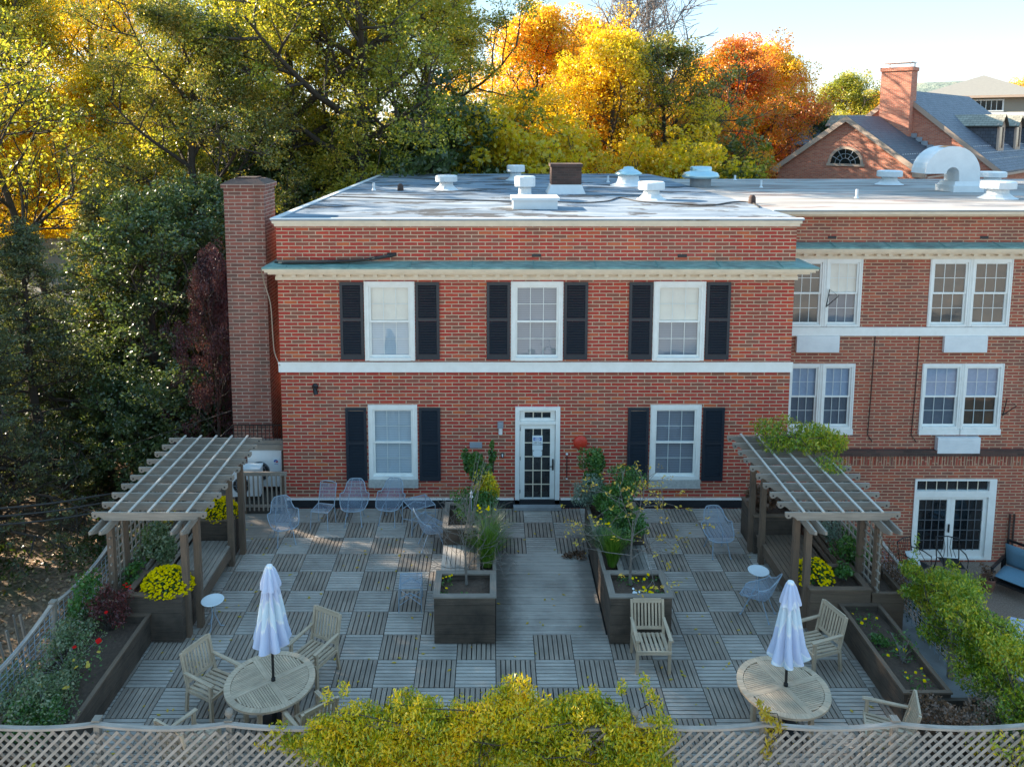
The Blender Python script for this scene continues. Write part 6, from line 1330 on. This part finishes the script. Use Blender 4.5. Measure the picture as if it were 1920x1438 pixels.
# old fence and tan shed on the left
r = thing('board_fence', 'dark old board fence under the trees at the left', 'fence', (-17, 27, -3.2))
for k in range(26):
    m = MB(); m.box(-5 + .32 * k, -5 + .32 * k + .29, 0, .03, 0, 1.7 + .06 * math.sin(k * 2.1)); m.build('board', 'old_fence', r)
for k in range(4): m = MB(); m.box(-4.9 + 2.7 * k, -4.78 + 2.7 * k, -.12, -.002, 0, 1.95); m.build('post', 'brown_wood', r)
r = thing('tan_house', 'tan wall of a house half hidden by the hemlock at the left', 'house', (-22, 36, -3.4))
m = MB(); m.wbox(-8, 8.5, 0, 9, 0, 4.6); m.build('wall', 'siding_tan', r); m = MB(); m.prism([(-.6, 4.6), (9.6, 4.6), (4.5, 7)], lambda q: (-8.5, q[0], q[1]), lambda q: (9, q[0], q[1])); m.build('roof', 'grey_roof', r)
for x in (-3, 3): m = MB(); m.box(x - .5, x + .5, -.04, -.002, 1.5, 3); m.build('window', 'dark_glass', r)
# ------------------------------------------------------------------ gabled brick house (rotated 45 degrees)
H0 = Vector((22.8, 50.8, 0)); r = thing('gabled_house', 'brick house with slate roofs, an arched gable window, dormers and a tall chimney', 'house', (H0.x, H0.y, -3.1), math.radians(-45))
def hb(m, name, mat, parent=None): return m.build(name, mat, parent or r)
Z = 3.1
def gable(m, s0, s1, y0, y1, ze, zr, wall=True):
    sm = (s0 + s1) / 2; m.face([(s0, y0, 0), (s1, y0, 0), (s1, y0, ze), (sm, y0, zr), (s0, y0, ze)]); m.face([(s1, y1, 0), (s0, y1, 0), (s0, y1, ze), (sm, y1, zr), (s1, y1, ze)])
    m.face([(s1, y0, 0), (s1, y1, 0), (s1, y1, ze), (s1, y0, ze)]); m.face([(s0, y1, 0), (s0, y0, 0), (s0, y0, ze), (s0, y1, ze)])
def groof(s0, s1, y0, y1, ze, zr, ov=.35, mat='slate', t=.1, nm='roof'):
    sm = (s0 + s1) / 2; sl_ = (zr - ze) / (sm - s0); m = MB()
    for sg_, e in ((-1, s0 - ov), (1, s1 + ov)):
        zE = ze - ov * sl_; L = math.hypot(e - sm, zr - zE); i = [(sm, y0, zr), (e, y0, zE), (e, y1, zE), (sm, y1, zr)]
        uvq = [(0, L), (0, 0), (y1 - y0, 0), (y1 - y0, L)]
        top = [(a, b, c + t) for a, b, c in i]
        if sg_ > 0: m.face(top, uvq)
        else: m.face(top[::-1], uvq[::-1])
        m.face(i[::-1] if sg_ > 0 else i, uvq); m.face([i[1], top[1], top[2], i[2]]); m.face([i[0], top[0], top[1], i[1]]); m.face([i[3], i[2], top[2], top[3]])
    rf = hb(m, nm, mat)
    f = MB()
    for e, zE in ((s0 - ov, ze - ov * sl_), (s1 + ov, ze - ov * sl_)):
        a, b = Vector((sm, y0 - .06, zr - .1)), Vector((e, y0 - .06, zE - .1)); f.hexa([a + Vector((0, 0, -.2)), b + Vector((0, 0, -.2)), b + Vector((0, .055, -.2)), a + Vector((0, .055, -.2)), a + Vector((0, 0, .18)), b + Vector((0, 0, .18)), b + Vector((0, .055, .18)), a + Vector((0, .055, .18))])
    hb(f, 'rake_board', 'fascia_tan'); return rf
m = MB(); gable(m, -4.4, 4.6, 0, 6.6, 6.78 + Z, 10.05 + Z); hb(m, 'wall', 'brick_far')
gr = groof(-4.4, 4.6, -.2, 6.6, 6.78 + Z, 10.05 + Z, mat='slate_dark')
m = MB(); gable(m, -5.2, 7.2, 6.6, 24, 6.75 + Z, 11.9 + Z); hb(m, 'wall', 'brick_far')
groof(-5.2, 7.2, 6.5, 24, 6.75 + Z, 11.9 + Z)
m = MB()
for k in range(13): t = k / 12; a = (.35 + 4.3 * t, 6.42, 9.98 + Z - .72 * 4.3 * t); m.box(a[0] - .2, a[0] + .2, 6.38, 6.48, a[2] - .02, a[2] + .3)
hb(m, 'step_flashing', 'grey_plastic')
m = MB(); zg = 7.05 + Z; arc = [(.12 + 1.12 * math.cos(a), zg + 1.12 * math.sin(a)) for a in [PI * k / 18 for k in range(19)]]; ain = [(.12 + .95 * math.cos(a), zg + .95 * math.sin(a)) for a in [PI * (18 - k) / 18 for k in range(19)]]
for k in range(18): q = [arc[k], arc[k + 1], ain[17 - k], ain[18 - k]]; m.prism(q, lambda p: (p[0], -.06, p[1]), lambda p: (p[0], -.002, p[1]))
m.box(-1.08, 1.32, -.09, -.002, zg - .16, zg); fw = hb(m, 'arched_window', 'fascia_tan')
m = MB(); m.prism(ain[::-1], lambda p: (p[0], -.03, p[1]), lambda p: (p[0], -.003, p[1])); hb(m, 'pane', 'dark_glass', fw)
m = MB()
for k in range(1, 6): a = PI * k / 6; m.bar((.12 + .35 * math.cos(a), -.045, zg + .35 * math.sin(a)), (.12 + .95 * math.cos(a), -.045, zg + .95 * math.sin(a)), .02, .04)
for rr_ in (.35, .65):
    for k in range(12): a, b = PI * k / 12, PI * (k + 1) / 12; m.bar((.12 + rr_ * math.cos(a), -.045, zg + rr_ * math.sin(a)), (.12 + rr_ * math.cos(b), -.045, zg + rr_ * math.sin(b)), .02, .03)
hb(m, 'muntins', 'grey_plastic', fw)
for s in (-4.62, 4.55): m = MB(); m.box(s - .3, s + .35, -.35, .3, 6.35 + Z, 6.6 + Z); hb(m, 'cornice_return', 'fascia_tan')
m = MB(); m.wbox(.05, 2.0, 5.75, 6.95, 5 + Z, 13.2 + Z); m.wbox(-.02, 2.07, 5.68, 7.02, 13.2 + Z, 13.45 + Z); ch = hb(m, 'chimney', 'brick_far')
m = MB(); m.box(.1, 1.95, 5.8, 6.9, 13.75 + Z, 13.8 + Z)
for a in (.2, 1.8):
    for b in (5.9, 6.8): m.box(a, a + .06, b, b + .06, 13.45 + Z, 13.75 + Z)
hb(m, 'chimney_cap', 'vent_white', ch)
def dormer(y, side):
    sm = 1.0; sf = 5.0; f = sm + side * sf; bck = sm + side * 1.6; zt, zb = 9.55 + Z, 7.75 + Z; wd = .8
    m = MB(); m.wbox(min(f, bck), max(f, bck), y - wd, y + wd, zb - 1.0, zt); d = hb(m, 'dormer', 'slate_dark')
    m = MB(); e = f + side * .3
    for sg_ in (-1, 1):
        q = [(e, y, zt + .75), (bck, y, zt + .75), (bck, y + sg_ * (wd + .25), zt - .05), (e, y + sg_ * (wd + .25), zt - .05)]
        m.face(q, [(0, 1.2), (4, 1.2), (4, 0), (0, 0)]); m.face([(a, b, c - .08) for a, b, c in q][::-1], [(0, 0)] * 4)
    hb(m, 'dormer_roof', 'slate_tan', d)
    m = MB(); xx0, xx1 = (f - .02, f + .1) if side > 0 else (f - .1, f + .02)
    m.box(xx0, xx1, y - wd - .02, y - wd + .28, zb, zt); m.box(xx0, xx1, y + wd - .28, y + wd + .02, zb, zt); m.box(xx0, xx1, y - wd + .28, y + wd - .28, zt - .15, zt); m.box(xx0, xx1, y - wd + .28, y + wd - .28, zb, zb + .2)
    m.prism([(y - wd - .2, zt), (y + wd + .2, zt), (y, zt + .7)], lambda p: (xx0, p[0], p[1]), lambda p: (xx1, p[0], p[1])); hb(m, 'dormer_front', 'fascia_tan', d)
    m = MB(); xw = (xx0 + xx1) / 2; m.box(xw - .01, xw + .01, y - wd + .28, y + wd - .28, zb + .2, zt - .15); hb(m, 'dormer_window', 'dark_glass', d)
dormer(6.6 + 5.6, 1); dormer(6.6 + 10.6, 1); dormer(6.6 + 15.6, 1); dormer(6.6 + 1.8, -1)
m = MB(); m.box(5.0, 5.02, 0, 6, 6.3 + Z, 6.42 + Z); m.box(7.5, 7.62, 6.6, 24, 6.3 + Z, 6.45 + Z); hb(m, 'gutter', 'fascia_tan')
m = MB()
R_ = random.Random(3)
for row in range(3):
    for k in range(14): s = 3.5 + .45 * row; y = .2 + .45 * k + .2 * (row % 2); z = 10.05 + Z - .727 * (s - .1) + .12; m.box(s - .025, s + .025, y - .04, y + .04, z, z + .04)
    for k in range(36): s = 5.7 + .5 * row; y = 6.9 + .46 * k + .2 * (row % 2); z = 11.9 + Z - .83 * (s - 1) + .12; m.box(s - .025, s + .025, y - .04, y + .04, z, z + .04)
hb(m, 'snow_guard', 'vent_white')
m = MB(); gable(m, -13, -8, 10, 22, 8.3 + Z, 10.6 + Z); hb(m, 'rear_wing_wall', 'brick_far'); groof(-13, -8, 9.9, 22, 8.3 + Z, 10.6 + Z, nm='rear_wing_roof')
# tan house behind
r = thing('tan_hip_house', 'tan upper-storey house with a grey hip roof behind the slate roofs', 'house', (55.2, 88, -3.1), math.radians(-38))
m = MB(); m.face([(-6, -5, 0), (5, -5, 0), (5, -5, 15.9), (-6, -5, 15.9)]); hb(m, 'shaded_wall', 'siding_shade'); m = MB(); m.wbox(-6, 5, -4.99, 9, 0, 15.9, skip='y'); hb(m, 'side_wall', 'siding_tan')
m = MB(); a = [(-6.7, -5.7, 15.9), (5.7, -5.7, 15.9), (5.7, 9.7, 15.9), (-6.7, 9.7, 15.9)]; p1, p2 = (-.5, -.5, 18.3), (-.5, 4.5, 18.3)
m.face([a[0], a[1], p1]); m.face([a[1], a[2], p2, p1]); m.face([a[2], a[3], p2]); m.face([a[3], a[0], p1, p2]); m.face(a[::-1]); hb(m, 'roof', 'grey_roof')
m = MB(); m.box(-6.75, 5.75, -5.75, -5.5, 15.65, 15.9); m.box(5.5, 5.75, -5.45, 9.7, 15.65, 15.9); hb(m, 'fascia', 'fascia_tan')
m = MB(); framed(m, -1.2, 2.0, 14.2, 15.5, .15, -5.06, .05); wq = hb(m, 'window', 'vent_white'); m = MB(); m.box(-1.05, 1.85, -5.03, -5.01, 14.35, 15.35); hb(m, 'pane', 'dark_glass', wq)
m = MB()
for k in range(1, 6): m.box(-1.05 + .48 * k - .03, -1.05 + .48 * k + .03, -5.05, -5.035, 14.35, 15.35)
hb(m, 'muntins', 'vent_white', wq); m = MB(); m.box(-1.5, 4, -6, -5.9, 13.6, 14.1); hb(m, 'balcony_rail', 'vent_white'); m = MB(); m.box(4.6, 4.75, -5.16, -5.02, 0, 15.65); hb(m, 'downpipe', 'vent_white')
